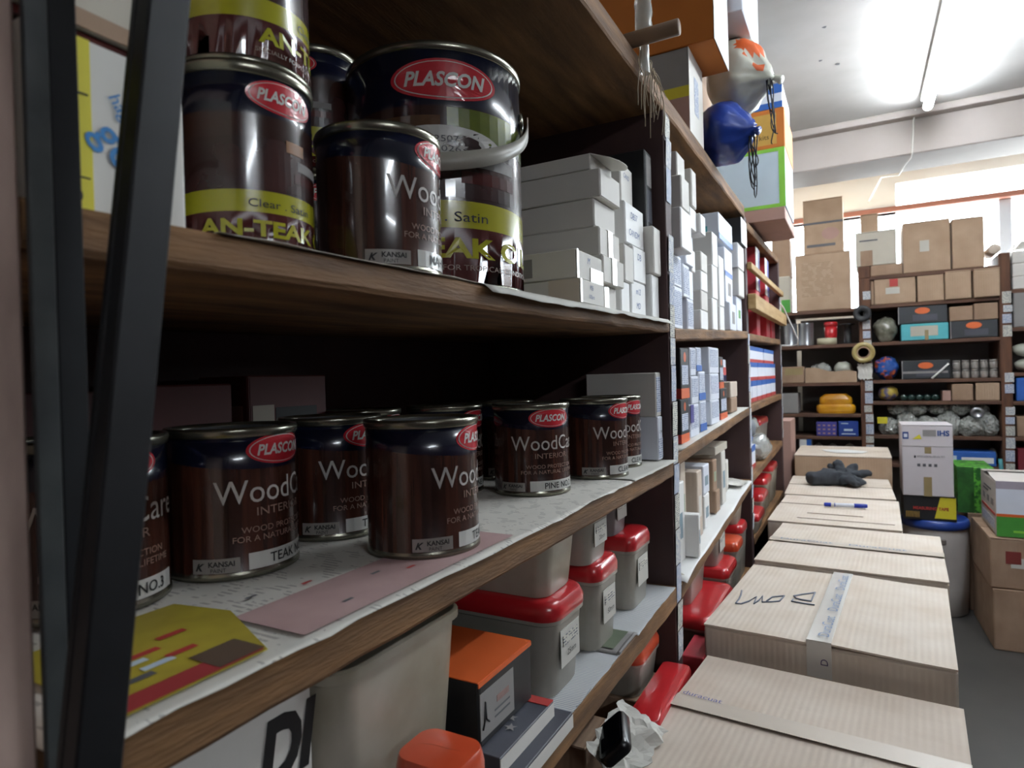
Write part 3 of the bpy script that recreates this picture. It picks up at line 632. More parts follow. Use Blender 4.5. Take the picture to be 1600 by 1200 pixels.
decal(b, d, '+X', 0, 1, 0, .9, white2, 'pale_side'); decal(b, d, '+Z', .86, 1, .88, 1, redink, 'red_corner')
def star(p, dims, u, v, r):
    O, U, V = face(*dims, '+Z', .0012); c = O+U*u+V*v
    pydata('star', [c+Vector((math.cos(i*PI/5), math.sin(i*PI/5), 0))*(r if i % 2 else r*.4) for i in range(10)], [tuple(range(10))], greycard, p)
for u, v in ((.80, .5), (.88, .56), (.92, .42), (.84, .36)): star(b, d, u, v, .009)
b, d = pbox('flat_box', 'lowest slate grey flat box at the edge of the lower shelf', 'box', .016, .612, .772, zt, zt+.020, .24, slate)
decal(b, d, '+X', 0, 1, 0, .85, white2, 'pale_side')
# under the lower shelf
pbox('dark_box', 'dark carton under the lower shelf beside the crumpled paper', 'box', -.06, .99, 1.10, ZS5+.001, .62, .3, card_d)
food_tub('orange-lidded tub under the lower shelf by the upright', -.03, 1.215, 1.365, .60, .70, .2, tub_g, orangelid)
pbox('support_carton', 'carton under the orange-lidded tub below the lower shelf', 'box', -.03, 1.22, 1.36, ZS5+.001, .599, .22, card_d)
food_tub('flat red-lidded tub jutting out under the lower shelf', .036, 1.10, 1.36, ZS5+.14, .635, .06, tub_g, redlid, r=.012)
pbox('support_carton', 'carton carrying the jutting red-lidded tub', 'box', .034, 1.11, 1.35, ZS5+.001, ZS5+.139, .05, card_d)
ph = thing('black_phone', 'black handset lying on crumpled paper under the lower shelf', 'phone', (.010, .968, .66), .3)
loft('case', [(.05, .085, .010, 0), (.056, .09, .012, .004), (.056, .09, .012, .016), (.05, .085, .010, .02)], mat('black_plastic', '#0e0f12', .3, .2, 12, coat=.3), ph); box('screen', mat('dark_screen', '#16181d', .12, .1), ph, -.021, .021, -.03, .036, .02, .0207, .0002)
ph.rotation_euler = (.1, -.75, .3)
def crumple(name, label, c, sz, m, seed, cat, parent=None, n=14, amp=.5, group=None):
    v, f = [], []
    for i in range(n+1):
        for j in range(n+1):
            x, y = (i/n-.5)*sz[0], (j/n-.5)*sz[1]
            z = sz[2]*(noise.noise(Vector((x*22, y*22, seed)))*amp+noise.noise(Vector((x*60, y*60, seed+3)))*.2*amp+.4)
            v.append((x+noise.noise(Vector((j*.6, seed, 1)))*.012, y+noise.noise(Vector((i*.6, seed, 2)))*.012, z))
    for i in range(n):
        for j in range(n): a = i*(n+1)+j; f.append((a, a+n+1, a+n+2, a+1))
    o = pydata(name, v, f, m, parent); so = o.modifiers.new('t', 'SOLIDIFY'); so.thickness = .0006
    o.location = c
    if label: tag(o, label, cat, group)
    return o
cp = crumple('crumpled_paper', 'crumpled white paper sticking out below the lower shelf', (.005, 1.01, .635), (.09, .15, .03), paper, 4, 'paper'); cp.rotation_euler = (.15, .5, 0)
# ------------------------------------------------------------------ second bay, top shelf: white electrical boxes
g2 = 'white electrical boxes in the second bay'
def wbox(label, y0, y1, z0, z1, X=-.02, depth=.12, m=white, rz=0, panel_=None, group=g2, name='electrical_carton'):
    b, d = pbox(name, label, 'box', X, y0, y1, z0, z1, depth, m, group, rz)
    if panel_ == 'print': decal(b, d, '+X', .08, .92, .1, .9, smallprint, 'printed_panel')
    if panel_ == 'bar': decal(b, d, '+X', .35, .75, .25, .7, greycard, 'barcode_panel')
    return b, d
e = .0006
z = zB1(1.55)+e
wbox('printed white box at the foot of the first column behind the tagged upright', 1.49, 1.59, z, 1.464, -.02, .12, white3, 0, 'print')
wbox('printed white box, second of the first column behind the tagged upright', 1.488, 1.588, 1.4645, 1.541, -.02, .12, white3, 0, 'print')
wbox('bright overhanging white box, third of the first column', 1.462, 1.565, 1.5415, 1.636, .012, .14, white)
wbox('white box on top of the bright overhanging one in the first column', 1.474, 1.552, 1.6365, 1.712, .012, .12, white2)
wbox('topmost white box of the first column', 1.48, 1.555, 1.7125, 1.77, .002, .12, white2)
z = zB1(1.66)+e
wbox('white box at the foot of the second column in the second bay', 1.642, 1.712, z, 1.446, -.02, .14, white3, 0, 'print')
wbox('white box, second of the second column in the second bay', 1.604, 1.672, 1.4465, 1.531, -.02, .12, white3, 0, 'print')
wbox('narrow white box beside the second level of the second column', 1.675, 1.722, 1.4465, 1.523, -.022, .12, white3)
wbox('bluish white box, third of the second column in the second bay', 1.622, 1.705, 1.5315, 1.612, -.016, .12, white3)
wbox('small white box tucked beside the third level of the second column', 1.708, 1.746, 1.5235, 1.582, -.02, .10, white)
wbox('bright white box, fourth of the second column in the second bay', 1.590, 1.660, 1.6125, 1.668, .004, .12, white)
wbox('bright white box jutting out beside the fourth level of the second column', 1.663, 1.722, 1.6125, 1.664, .014, .12, white)
wbox('topmost narrow white box of the second column in the second bay', 1.598, 1.650, 1.6685, 1.762, .008, .12, white2)
z = zB1(1.85)+e
cn = ['bottom', 'second', 'third', 'top']
zz3 = [z, 1.431, 1.486, 1.542, 1.597]
for i in range(4): wbox(f'cube-shaped white box, {cn[i]} of the neat stack of four in the second bay', 1.80+.006*i, 1.895+.003*i, zz3[i]+.0004, zz3[i+1], -.02, .15, white2 if i % 2 else white, .01*(i % 2))
z = zB1(2.0)+e
zz4 = [z, 1.480, 1.582, 1.684]
for i in range(3): wbox(f'tall white box, {["bottom", "middle", "top"][i]} of the stack of three in the second bay', 1.962+.012*i, 2.042+.012*i, zz4[i]+.0004, zz4[i+1], -.02, .2, white)
z = zB1(2.11)+e
wbox('white box at the foot of the narrow fifth column in the second bay', 2.078, 2.158, z, 1.466, -.02, .14, white)
wbox('tall white box on the narrow fifth column in the second bay', 2.082, 2.165, 1.4665, 1.628, -.02, .16, white)
z = zB1(2.28)+e
b, d = wbox('white box with a barcode panel standing at the shelf edge in the second bay', 2.215, 2.335, z, 1.490, -.012, .10, white3, 0, 'bar')
b, d = wbox('bluish white box above the barcode box in the second bay', 2.190, 2.325, 1.4905, 1.587, -.02, .16, white3, 0, 'bar'); decal(b, d, '+X', 0, 1, .9, 1, blue, 'blue_edge')
b, d = wbox('white box with a round blue print in the second bay', 2.188, 2.33, 1.5875, 1.672, -.02, .16, white3); disc(b, d, '+X', .4, .5, .022, paleblue); decal(b, d, '+X', 0, 1, .0, .08, blue, 'blue_edge')
b, d = wbox('large white carton with a blue band on top of the stacks in the second bay', 2.10, 2.345, 1.6845, 1.768, -.02, .30, white3, 0, None, None, 'blue_band_carton')
decal(b, d, '+X', 0, 1, .0, .22, blue, 'blue_band'); decal(b, d, '-Y', .68, .88, .1, .5, teal, 'teal_patch'); decal(b, d, '-Y', .44, .5, .4, .7, greyink, 'pictogram'); decal(b, d, '-Y', .60, .66, .4, .72, greyink, 'pictogram'); decal(b, d, '-Y', .82, .86, .5, .8, greyink, 'pictogram')
z = zB1(2.43)+e
b, d = wbox('white box with a green square at the end of the second bay', 2.372, 2.492, z, 1.527, -.016, .16, white3); decal(b, d, '+X', .35, .7, .38, .62, green, 'green_square')
wbox('glossy grey-white taped box, second of the last column in the second bay', 2.372, 2.495, 1.5275, 1.626, -.006, .14, white2)
wbox('white box, third of the last column in the second bay', 2.36, 2.49, 1.6265, 1.715, -.004, .14, white)
b, d = wbox('black and white box on top of the last column in the second bay', 2.375, 2.50, 1.7155, 1.806, .006, .14, black_card); decal(b, d, '+X', 0, 1, 0, 1, white, 'white_front')
pbox('blue_box', 'slim blue box beside the green-square box', 'box', -.05, 2.34, 2.368, zB1(2.35)+e, 1.50, .1, blue, None)
# ------------------------------------------------------------------ second bay, middle shelf
def obox(label, y0, y1, z0, z1, X=-.02, depth=.10, small=False):
    b, d = pbox('bulb_box', label, 'box', X, y0, y1, z0, z1, depth, black_card, 'black and orange bulb boxes')
    decal(b, d, '+X', 0, 1, 0, .2, orange, 'orange_base'); disc(b, d, '+X', .5, .82, min(d[1]*.3, d[2]*.10), orange, asp=1)
    decal(b, d, '+X', .12, .88, .27, .66, smallprint if not small else white3, 'white_panel'); decal(b, d, '-Y', 0, 1, 0, .2, redink, 'red_base')
    return b, d
z = zB2(1.58)+.002
obox('black and orange box at the foot of the column next to the tagged upright', 1.545, 1.628, z, 1.191); obox('black and orange box on the column next to the tagged upright', 1.555, 1.640, 1.1915, 1.317)
g3 = 'blue and white lamp boxes on the middle shelf of the second bay'
def lbox(label, y0, y1, z0, z1, band=None, X=-.02, depth=.10, m=white3):
    b, d = pbox('lamp_box', label, 'box', X, y0, y1, z0, z1, depth, m, g3)
    decal(b, d, '+X', .1, .9, .25, .92, smallprint, 'printed_panel', .0012)
    if band: decal(b, d, '+X', 0, 1, .02, .26, band, 'blue_band', .0018)
    return b, d
b, d = lbox('off-white box with a purple corner beside the black and orange boxes', 1.642, 1.745, zB2(1.69)+.002, 1.172); decal(b, d, '+X', 0, .34, .45, 1, purple, 'purple_corner', .0022)
lbox('blue and white box, second level beside the black and orange boxes', 1.662, 1.745, 1.1725, 1.246); lbox('blue and white box, third level beside the black and orange boxes', 1.656, 1.722, 1.2465, 1.321)
lbox('white box with a blue base at the bottom of the second lamp column', 1.757, 1.838, zB2(1.8)+.002, 1.178, blue); lbox('white box with a blue base, middle of the second lamp column', 1.750, 1.832, 1.1785, 1.258, blue); lbox('white box with a blue base, top of the second lamp column', 1.726, 1.790, 1.2585, 1.324, blue)
zt5 = [zB2(1.97)+.002, 1.172, 1.2515, 1.330]
for i in range(3): lbox(f'tall pale box, {["bottom", "middle", "top"][i]} of the column of three lamp boxes', 1.905-.004*i, 2.032+.004*i, zt5[i]+.0004, zt5[i+1], None, -.02, .15)
z = zB2(2.1)+.002
obox('black and orange box right of the tall pale lamp boxes', 2.050, 2.165, z, 1.204); obox('smaller black and orange box standing on another, right of the lamp boxes', 2.046, 2.112, 1.2045, 1.304); obox('smallest black and orange box tucked behind the lamp boxes', 2.116, 2.172, 1.2045, 1.28, -.03)
pbox('brown_box', 'dark brown box on the white paper by the dark upright', 'box', -.02, 2.238, 2.36, zB2(2.3)+.004, 1.168, .1, card_d); pbox('beige_box', 'beige box on the dark brown box by the dark upright', 'box', -.02, 2.236, 2.37, 1.1685, 1.222, .12, card)
b, d = pbox('tricolour_box', 'red, white and blue box at the back by the dark upright', 'box', -.05, 2.236, 2.33, 1.2225, 1.30, .12, white3); decal(b, d, '+X', 0, 1, .0, .3, navy, 'blue_band'); decal(b, d, '+X', 0, 1, .3, .65, redink, 'red_band')
sheet('paper_liner', 'white paper under the boxes on the middle shelf of the second bay', -.30, .0, 1.46, 2.49, lambda y: zB2(y)+.0002, white2, .0006, .003, 21, None, 8, 24)
# ------------------------------------------------------------------ second bay, lower shelf: socket boxes
g4 = 'socket boxes on the lower shelf of the second bay'
def sbox(label, y0, y1, z0, z1, X, depth, m, rz=0, patchc=None, tilt=0):
    b, d = pbox('socket_box', label, 'box', X, y0, y1, z0, z1, depth, m, g4, rz)
    if patchc: decal(b, d, '+X', .25, .75, .3, .62, patchc, 'photo_print')
    b.rotation_euler = (tilt, 0, rz)
    return b, d
gr = mat('photo_blue_grey', '#7f97a4', .5, .2, 12); gn = mat('photo_green', '#93a58a', .5, .2, 12)
zl = lambda y: zB3(y)+.004
sheet('paper_liner', 'torn white paper lining the lower shelf of the second bay', -.34, .006, 1.45, 2.48, zB3, white, .002, .004, 31, None, 8, 30)
sbox('white socket box nearest the tagged upright', 1.50, 1.60, zl(1.55), .985, -.03, .10, white, 0, gr)
sbox('beige socket box second from the tagged upright', 1.645, 1.70, zl(1.68), 1.02, -.05, .12, card_y, 0, gn)
sbox('tan socket box in the middle of the lower shelf', 1.745, 1.805, zl(1.77), .985, -.03, .10, card, 0, white2)
sbox('white socket box standing behind the tan one', 1.83, 1.90, zl(1.86), .905, -.03, .06, white, 0, gr)
sbox('white socket box stacked on the white one behind the tan one', 1.825, 1.905, .9065, .99, -.03, .08, white3, 0, gr)
sbox('lower light-brown socket box with a pale end', 2.00, 2.06, zl(2.03), .89, -.03, .12, card_d, 0, None); sbox('upper light-brown socket box with a pale end', 1.985, 2.045, .8905, .985, -.035, .12, card_d, 0, gn)
sbox('tall white socket box behind the brown pair', 2.10, 2.165, zl(2.13), 1.0, -.03, .10, white2, 0, gr)
sbox('white socket box leaning forward at the shelf edge', 1.60, 1.628, zl(1.61)+.001, .90, .002, .07, white, .10, gr)
sbox('white socket bag-shaped box near the dark upright', 2.26, 2.35, zl(2.3), .945, -.05, .08, white2, .1)
sbox('cream flat box lying across the tops of the socket boxes', 2.0, 2.20, 1.0005, 1.025, -.03, .26, offwhite)
crumple('torn_paper', 'torn white paper scrap at the end of the lower shelf in the second bay', (-.04, 2.40, zl(2.4)), (.07, .13, .02), white2, 8, 'paper')
crumple('torn_paper', 'crumpled yellowish paper at the near end of the lower shelf in the second bay', (-.045, 1.462, zl(1.46)), (.07, .04, .03), offwhite, 18, 'paper')
# tubs below
food_tub('wide red-lidded tub under the second bay, next to the aisle box with writing', .03, 1.60, 1.93, ZB4+.001, .640, .28, tub_g, redlid, r=.03)
food_tub('milky upturned tub standing on the wide red lid in the second bay', -.03, 1.66, 1.86, .641, .735, .18, tub, None)
food_tub('second red-lidded tub under the second bay', .006, 1.96, 2.14, ZB4+.001, .662, .20, tub_g, redlid)
food_tub('red-lidded tub with a paper label standing on the second red lid', -.02, 1.965, 2.12, .663, .80, .16, tub, redlid, 0, ['', ''])
food_tub('orange-red-lidded tub third along under the second bay', .0, 2.17, 2.31, ZB4+.001, .690, .18, tub_g, orangelid)
food_tub('red-lidded tub last along under the second bay', -.01, 2.335, 2.47, ZB4+.001, .712, .18, tub_g, redlid)
food_tub('greenish tub with a red lid stacked on the last tub of the second bay', -.02, 2.33, 2.46, .713, .820, .16, tub_d, redlid)
box_, d = pbox('red_tray', 'flat red box standing on the floor between the shelves and the aisle boxes', 'box', .036, 1.47, 1.60, 0, .60, .05, red_card)
# ------------------------------------------------------------------ third bay
g5 = 'red boxes behind the pine slats in the third bay'
def rbox(label, y0, y1, z0, z1, edge=None, X=-.02, depth=.26):
    b, d = pbox('red_box', label, 'box', X, y0, y1, z0, z1, depth, red_card, g5)
    if edge: decal(b, d, '+X', 0, 1, 0, 1, white, 'white_end'); decal(b, d, '+X', .55, 1, 0, 1, edge, 'blue_edge', .0012)
    return b, d
rbox('red box with a white end, left of the upper pair in the third bay', 2.93, 3.05, 1.612, 1.80, purple); rbox('red box with white and blue end, right of the upper pair', 3.24, 3.38, 1.622, 1.80, purple)
rbox('red box between the slats, left one', 2.92, 3.03, 1.513, 1.611); rbox('red box between the slats, right one', 3.24, 3.37, 1.523, 1.621)
rbox('red box below the lower slat, left one', 2.92, 3.03, 1.414, 1.512); rbox('red box below the lower slat, right one', 3.25, 3.39, 1.422, 1.522)
rbox('red box at the far end of the third bay', 3.45, 3.60, 1.424, 1.60)
g6 = 'red, white and blue boxes in the third bay'
def tbox(label, y0, y1, z0, z1, X=-.02, depth=.16):
    b, d = pbox('tricolour_box', label, 'box', X, y0, y1, z0, z1, depth, white3, g6)
    for f in ('+X', '-Y'): decal(b, d, f, 0, 1, .0, .2, redink, 'red_band'); decal(b, d, f, 0, 1, .74, 1, blue, 'blue_band')
    return b, d
zb = lambda y: 1.128+.0075*(y-2.555)+.001
ord_ = ['first', 'second', 'third', 'fourth', 'fifth', 'sixth']
ys = [(2.59, 2.73), (2.74, 2.87), (2.88, 3.02), (3.03, 3.18), (3.19, 3.36), (3.37, 3.56)]
for i, (a, c_) in enumerate(ys): tbox(f'red, white and blue box, {ord_[i]} in the bottom row of the third bay', a, c_, zb((a+c_)/2), 1.2185)
ys = [(2.60, 2.90), (2.91, 3.16), (3.17, 3.38), (3.39, 3.56)]
for i, (a, c_) in enumerate(ys):
    b, d = tbox(f'red, white and blue box, {ord_[i]} in the middle row of the third bay', a, c_, 1.219, 1.294)
    if i == 0: decal(b, d, '-Y', .2, .7, .38, .6, greyink, 'drill_print')
for i, (a, c_) in enumerate([(2.66, 3.1), (3.12, 3.50)]):
    b, d = tbox(f'{["near", "far"][i]} red, white and blue box on the top row of the third bay', a, c_, 1.2945, 1.36)
zc = lambda y: .858+.026*(y-2.555)+.001
food_tub('clear tub with a red lid standing in the third bay above the lowest shelf', -.04, 3.10, 3.42, zc(3.2), 1.035, .18, tub, redlid)
b, d = tbox('small red, white and blue box on the lower shelf of the third bay', 2.66, 2.78, zc(2.7), .957); b, d = tbox('small tricolour box stacked behind the crumpled bags in the third bay', 2.80, 2.93, zc(2.9), .985, -.05)
def bag(name, label, c, r, m, seed, cat='bag', knot=None, n=3, group=None, crease=.13, spots=None):
    """soft bag: folded sphere; with a knot it is drawn together in radial pleats towards the tied neck"""
    bm = bmesh.new(); bmesh.ops.create_icosphere(bm, subdivisions=n, radius=1)
    K = Vector(knot) if knot else None
    if K: kd = Vector((K.x/r[0], K.y/r[1], K.z/r[2])).normalized(); ku = kd.orthogonal().normalized(); kw = kd.cross(ku)
    for v_ in bm.verts:
        p = v_.co.copy(); k = 1+noise.noise(p*1.7+Vector((seed, 0, 0)))*(.16 if not K else .07)+abs(noise.noise(p*4.1+Vector((0, seed, 0))))*-crease+noise.noise(p*9+Vector((0, 0, seed)))*.03
        if K:
            dt = p.dot(kd); g = max(0, dt); an_ = math.atan2(p.dot(kw), p.dot(ku))
            k += .05*g*math.sin(an_*9+seed)+.03*g*math.sin(an_*17)
            if dt > .55: p = p+kd*(dt-.55)*.55; side = p-kd*p.dot(kd); p = kd*p.dot(kd)+side*(1-(dt-.55)*1.1)
        v_.co = Vector((p.x*r[0]*k, p.y*r[1]*k, max(-r[2]*.94, p.z*r[2]*k)))
    ms = [m]
    if spots:
        ms.append(spots[0])
        for f_ in bm.faces:
            q = f_.calc_center_median()
            for (sx, sy, sz, sr) in spots[1]:
                if (q-Vector((sx, sy, sz))).length < sr*(1+.35*noise.noise(q*60)): f_.material_index = 1
    t = thing(name, label, cat, c, 0, group) if knot else None
    if m is clearbag:
        for v_ in bm.verts: v_.co *= 1+.09*noise.noise(v_.co*(2.2/max(r)*4)+Vector((seed, 1, 2)))
    o = obj('body' if knot else name, bm, ms, t, m is not clearbag)
    if knot:
        tube('neck', [K*.95, K*1.12, K*1.28, K*1.5+Vector((0, 0, -.006))], [.016, .008, .007, .013], m, t, 12); tube('tie', [K*1.16+Vector((0, 0, .002)), K*1.24], .0095, cord, t, 10)
    else:
        o.location = c; tag(o, label, cat, group)
    return t or o
bag('plastic_bag', 'grey round bag of parts on the lower shelf of the third bay', (-.04, 2.68, 1.03), (.04, .07, .04), mat('grey_bag', '#6b7078', .5, .2, 10), 3)
bag('plastic_bag', 'clear crumpled bag beside the grey one in the third bay', (-.03, 2.98, zc(2.98)+.055), (.05, .09, .06), clearbag, 5)
bag('plastic_bag', 'small clear bag above the crumpled one in the third bay', (-.06, 2.9, 1.03), (.04, .07, .035), clearbag, 6)
lids = [(2.60, 2.80, .621, .70, .01), (2.82, 3.02, .621, .738, .0), (3.04, 3.24, .621, .772, -.01), (3.27, 3.50, .621, .80, -.01)]
for i, (a, c_, z0, z1, X) in enumerate(lids): food_tub(f'red-lidded tub, {ord_[i]} in the row under the third bay', X, a, c_, z0, z1, .2, tub_d, redlid)
# white wire loop hanging off the end of the third bay
wl = tube('wire_loop', [(.02, 3.50, 1.60), (.03, 3.55, 1.58), (.05, 3.60, 1.52), (.072, 3.64, 1.46), (.085, 3.67, 1.42), (.078, 3.69, 1.395), (.05, 3.70, 1.39), (.015, 3.705, 1.392), (.002, 3.70, 1.395)], .004, white); tag(wl, 'thin white cable loop hanging at the end of the third bay', 'cable')
# ------------------------------------------------------------------ on top of the left shelving
b, d = pbox('grey_box', 'grey carton with a yellow band on top of the second bay', 'carton', -.004, 1.652, 1.815, ZS1+.002, 2.089, .30, greycard); decal(b, d, '-Y', 0, 1, .42, .55, yellow, 'yellow_band'); decal(b, d, '-Y', 0, 1, 0, .42, pinkcard, 'lower_face'); decal(b, d, '+X', 0, 1, 0, 1, white2, 'white_end'); decal(b, d, '+X', .35, .65, .3, .75, tags[2], 'blue_print', .0016)
oc = mat('orange_carton', '#b5691f', .75, .15, 6)
b, d = pbox('orange_carton', 'orange-brown carton with a white end on top of the grey one', 'carton', .062, 1.648, 1.85, 2.0895, 2.42, .36, oc); decal(b, d, '+X', 0, 1, 0, 1, white, 'white_end')
b, d = pbox('white_sack', 'white wrapped carton behind the orange carton near the ceiling', 'carton', .10, 1.87, 2.2, 2.26, 2.60, .3, white3)
pbox('plain_carton', 'plain carton under the white wrapped one on top of the second bay', 'carton', -.07, 1.87, 2.3, ZS1+.002, 2.2595, .3, card_d)
bag('drawstring_bag', 'blue nylon drawstring bag hanging over the top shelf edge', (.022, 1.975, 1.962), (.085, .10, .092), bluebag, 11, 'bag', (.070, -.03, -.012), 4, None, .06)
wbg = bag('carrier_bag', 'white and orange plastic bag with drawstring above the blue bag', (.055, 2.06, 2.155), (.095, .11, .115), polybag, 21, 'bag', (.085, -.04, -.035), 4, None, .1, (orange, [(.045, -.07, .075, .042), (.07, -.05, .05, .028), (.07, -.075, -.01, .016)]))
def cordset(label, base, drops, seed):
    t = thing('bag_cord', label, 'cord', base)
    rnd = random.Random(seed)
    for i in range(drops):
        pts = []; L = rnd.uniform(.10, .20); sx = rnd.uniform(-.012, .02); ph_ = rnd.uniform(0, 6)
        for k in range(11):
            q = k/10; pts.append((sx*q+.008*math.sin(ph_+q*6), .006*math.cos(ph_+q*5), -L*math.sin(q*PI*.5)*(1 if i % 2 else math.sin(q*PI)/max(.2, math.sin(q*PI*.5)))))
        tube('strand', pts, .0018, cord, t, 5)
cordset('black cords dangling from the neck of the blue bag', (.106, 1.935, 1.945), 5, 2); cordset('long black drawstring dangling from the white and orange bag', (.150, 2.0, 2.11), 4, 5)
# stack at the start of the third bay
b, d = pbox('brown_carton', 'mauve-brown carton overhanging the top of the third bay', 'carton', .118, 2.75, 3.2, 1.862, 1.912, .34, pinkcard)
b, d = pbox('green_edged_box', 'pale blue box with lime green edges stacked over the third bay', 'box', .122, 2.752, 3.1, 1.9125, 2.15, .33, paleblue)
decal(b, d, '-Y', .93, 1, 0, 1, limegreen, 'green_edge'); decal(b, d, '-Y', 0, .93, 0, .06, limegreen, 'green_edge'); decal(b, d, '-Y', 0, .93, .94, 1, limegreen, 'green_edge')
b, d = pbox('yellow_box', 'orange and yellow box marked 7kits near the ceiling', 'box', .124, 2.752, 3.1, 2.1505, 2.308, .30, mat('orange_box', '#c8752a', .6, .1)); decal(b, d, '-Y', .1, .9, .1, .88, gold, 'yellow_panel'); ftext(b, d, '-Y', '7kits', .72, .3, black, w=.05)
b, d = pbox('blue_white_box', 'blue and white box on top of the orange and yellow one', 'box', .118, 2.752, 3.05, 2.3085, 2.405, .28, white3); decal(b, d, '-Y', 0, 1, 0, .25, blue, 'blue_band'); decal(b, d, '-Y', .5, 1, .6, 1, blue, 'blue_corner')
# dowel, wrapped roll and twine on the top shelf edge
dw = tube('wooden_dowel', [(-.25, 1.19, 1.895), (-.05, 1.185, 1.892), (.085, 1.18, 1.889)], .0145, mat('dowel_wood', '#7a6048', .7, .15, 9), None, 14); tag(dw, 'wooden dowel sticking out from the top shelf', 'dowel')
rl = thing('plastic_sleeve', 'clear wrinkled plastic sleeve hanging over the dowel on the top shelf', 'plastic sleeve', (.014, 1.222, 1.905))
v, f = [], []; nn = 30
for i in range(nn+1):
    q = i/nn; z_ = -.075+.235*q; w_ = .018 if z_ > .0 else .010
    for j in range(12):
        a_ = 2*PI*j/12; k = 1+.22*noise.noise(Vector((j*.9, z_*60, 3)))
        v.append((w_*k*math.cos(a_)*.9, (.016 if z_ > 0 else .012)*k*math.sin(a_)+(-.022 if abs(z_) > .03 else -.026), z_))
for i in range(nn):
    for j in range(12): f.append((i*12+j, i*12+(j+1) % 12, i*12+12+(j+1) % 12, i*12+12+j))
pydata('sleeve', v, f, sleevem, rl, True)
tw = thing('frayed_twine', 'frayed twine ends hanging off the top shelf edge', 'twine', (.006, 1.235, 1.87)); rnd = random.Random(4)
for i in range(22):
    y0_ = rnd.uniform(-.06, .07); L = rnd.uniform(.04, .15); a_ = rnd.uniform(0, 6)
    tube('strand', [(0+.012*q*math.sin(a_+q*4)+.008*q, y0_+.02*q*math.cos(a_*2+q*5), .012*math.sin(q*PI)-L*q*q) for q in [k/7 for k in range(8)]], .0009, twine, tw, 4)
# ------------------------------------------------------------------ far shelving
FS = thing('far_shelving', 'dark shelving unit crossing the end of the aisle below the window', 'shelving', (0, 4.70, 0))
dark = mat('far_board', '#6a4a38', .75, scale=5, stretch=(1, 7, 9), col2='#4f372c'); darkback = mat('far_back', '#8c8885', .8, .2, 6)
def fboard(x0, x1, z, th=.022): return box('shelf_board', dark, FS, x0, x1, 0, .38, z-th, z, .002)
PM, PR, PE = (.372, .440), (1.105, 1.160), (2.0, 2.06)
ups = [box('upright', wood_red, FS, a, b_, -.004, .38, 0, zt_, .003) for (a, b_), zt_ in ((PM, 1.84), (PR, 1.92), (PE, 1.92), ((-.46, -.41), 1.84))]
for z in (1.655, 1.425, 1.172, .965, .815, .60): fboard(-.41, PM[0], z)
for z in (1.850, 1.665, 1.425, 1.182, 1.045, .828, .648): fboard(PM[1], PR[0], z)
for z in (1.700, 1.475, 1.21, 1.04, .83, .62): fboard(PR[1], PE[0], z)
box('back_panel', darkback, FS, -.41, -.03, .38, .39, .1, 1.66, .001); box('back_panel', darkback, FS, .0, .40, .38, .39, .1, 1.62, .001)
box('back_panel', darkback, FS, .40, 1.13, .38, .39, .1, 1.80, .001); box('back_panel', darkback, FS, 1.13, 2.03, .38, .39, .1, 1.70, .001)
# price tags down the far uprights
for up, (a, b_), zl0, zl1 in ((ups[0], PM, .70, 1.72), (ups[1], PR, .55, 1.75)):
    z = zl0; k = 0
    while z < zl1:
        h = random.uniform(.05, .085); x0 = (a+b_)/2-.012+random.uniform(-.004, .004)
        if random.random() < .85: box('price_tag', tags[k % 3], up, x0, x0+.044, -.0075, -.0045, z, z+h-.012, .0005)
        z += h; k += 1
FY = 4.705
def fbx(name, label, cat, x0, x1, z0, z1, m, depth=.25, y=FY, rz=0, group=None):
    dx, dy, dz = x1-x0, depth, z1-z0; bm = bmesh.new(); bx(bm, -dx/2, dx/2, -dy/2, dy/2, 0, dz, min(.004, dz*.05))
    g = .006; bx(bm, -dx/2+g, dx/2-g, -dy/2-.0008, -dy/2+.001, g, dz-g, 0)
    o = obj(name, bm, m); o.location = ((x0+x1)/2, y+depth/2, z0); o.rotation_euler = (0, 0, rz); tag(o, label, cat, group)
    return o, (dx, dy, dz)
def fcart(label, x0, x1, z0, z1, m=card_far, depth=.28, y=FY, rz=0, **k): return carton('carton', label, x0, x1, y, y+depth, z0, z1, m, rz, 'carton', group='cartons on the far shelving', **k)
E2 = .001
# left bay, upper level against the window
b, d = fcart('big tan carton printed with a lined form, on the left of the far shelving', .0, .33, 1.655+E2, 2.035, card_far, .33, seam='X'); decal(b, d, '-Y', .12, .70, .25, .85, formprint, 'printed_form', .001)
b, d = fcart('brown carton with dark printed bands standing on the carton with the form', .055, .294, 2.04, 2.402, card_far, .26, FY+.03, taped=False); decal(b, d, '-Y', 0, 1, .54, .58, greyink, 'printed_band', .001); decal(b, d, '-Y', .08, .8, .12, .17, greyink, 'printed_band', .001); disc(b, d, '-Y', .68, .35, .04, pinkcard, 'printed_oval', 1.3, .002)
rt = thing('round_topped_case', 'brown case with a rounded orange top standing left of the form carton', 'case', (-.09, FY+.12, 1.905))
pr = [(-.058, 0), (.058, 0), (.058, .255)]+[(.058*math.cos(t*PI/10), .255+.05*math.sin(t*PI/10)) for t in range(1, 10)]+[(-.058, .255)]
def prism(name, pr, y0, y1, m, parent):
    n = len(pr); v = [(x, y0, z) for x, z in pr]+[(x, y1, z) for x, z in pr]
    return pydata(name, v, [tuple(range(n)), tuple(range(2*n-1, n-1, -1))]+[(i, i+n, (i+1) % n+n, (i+1) % n) for i in range(n)], m, parent)
prism('body', [p for p in pr if p[1] <= .256], -.08, .1, card_d, rt); prism('orange_top', pr[2:], -.0801, .1, mat('orange_red_top', '#d8583a', .5, .1), rt)
b, d = fbx('green_white_box', 'white and green box under the round-topped brown case', 'box', -.145, -.035, 1.655+E2, 1.904, offwhite, .22); decal(b, d, '-Y', .5, 1, 0, .35, green, 'green_corner')
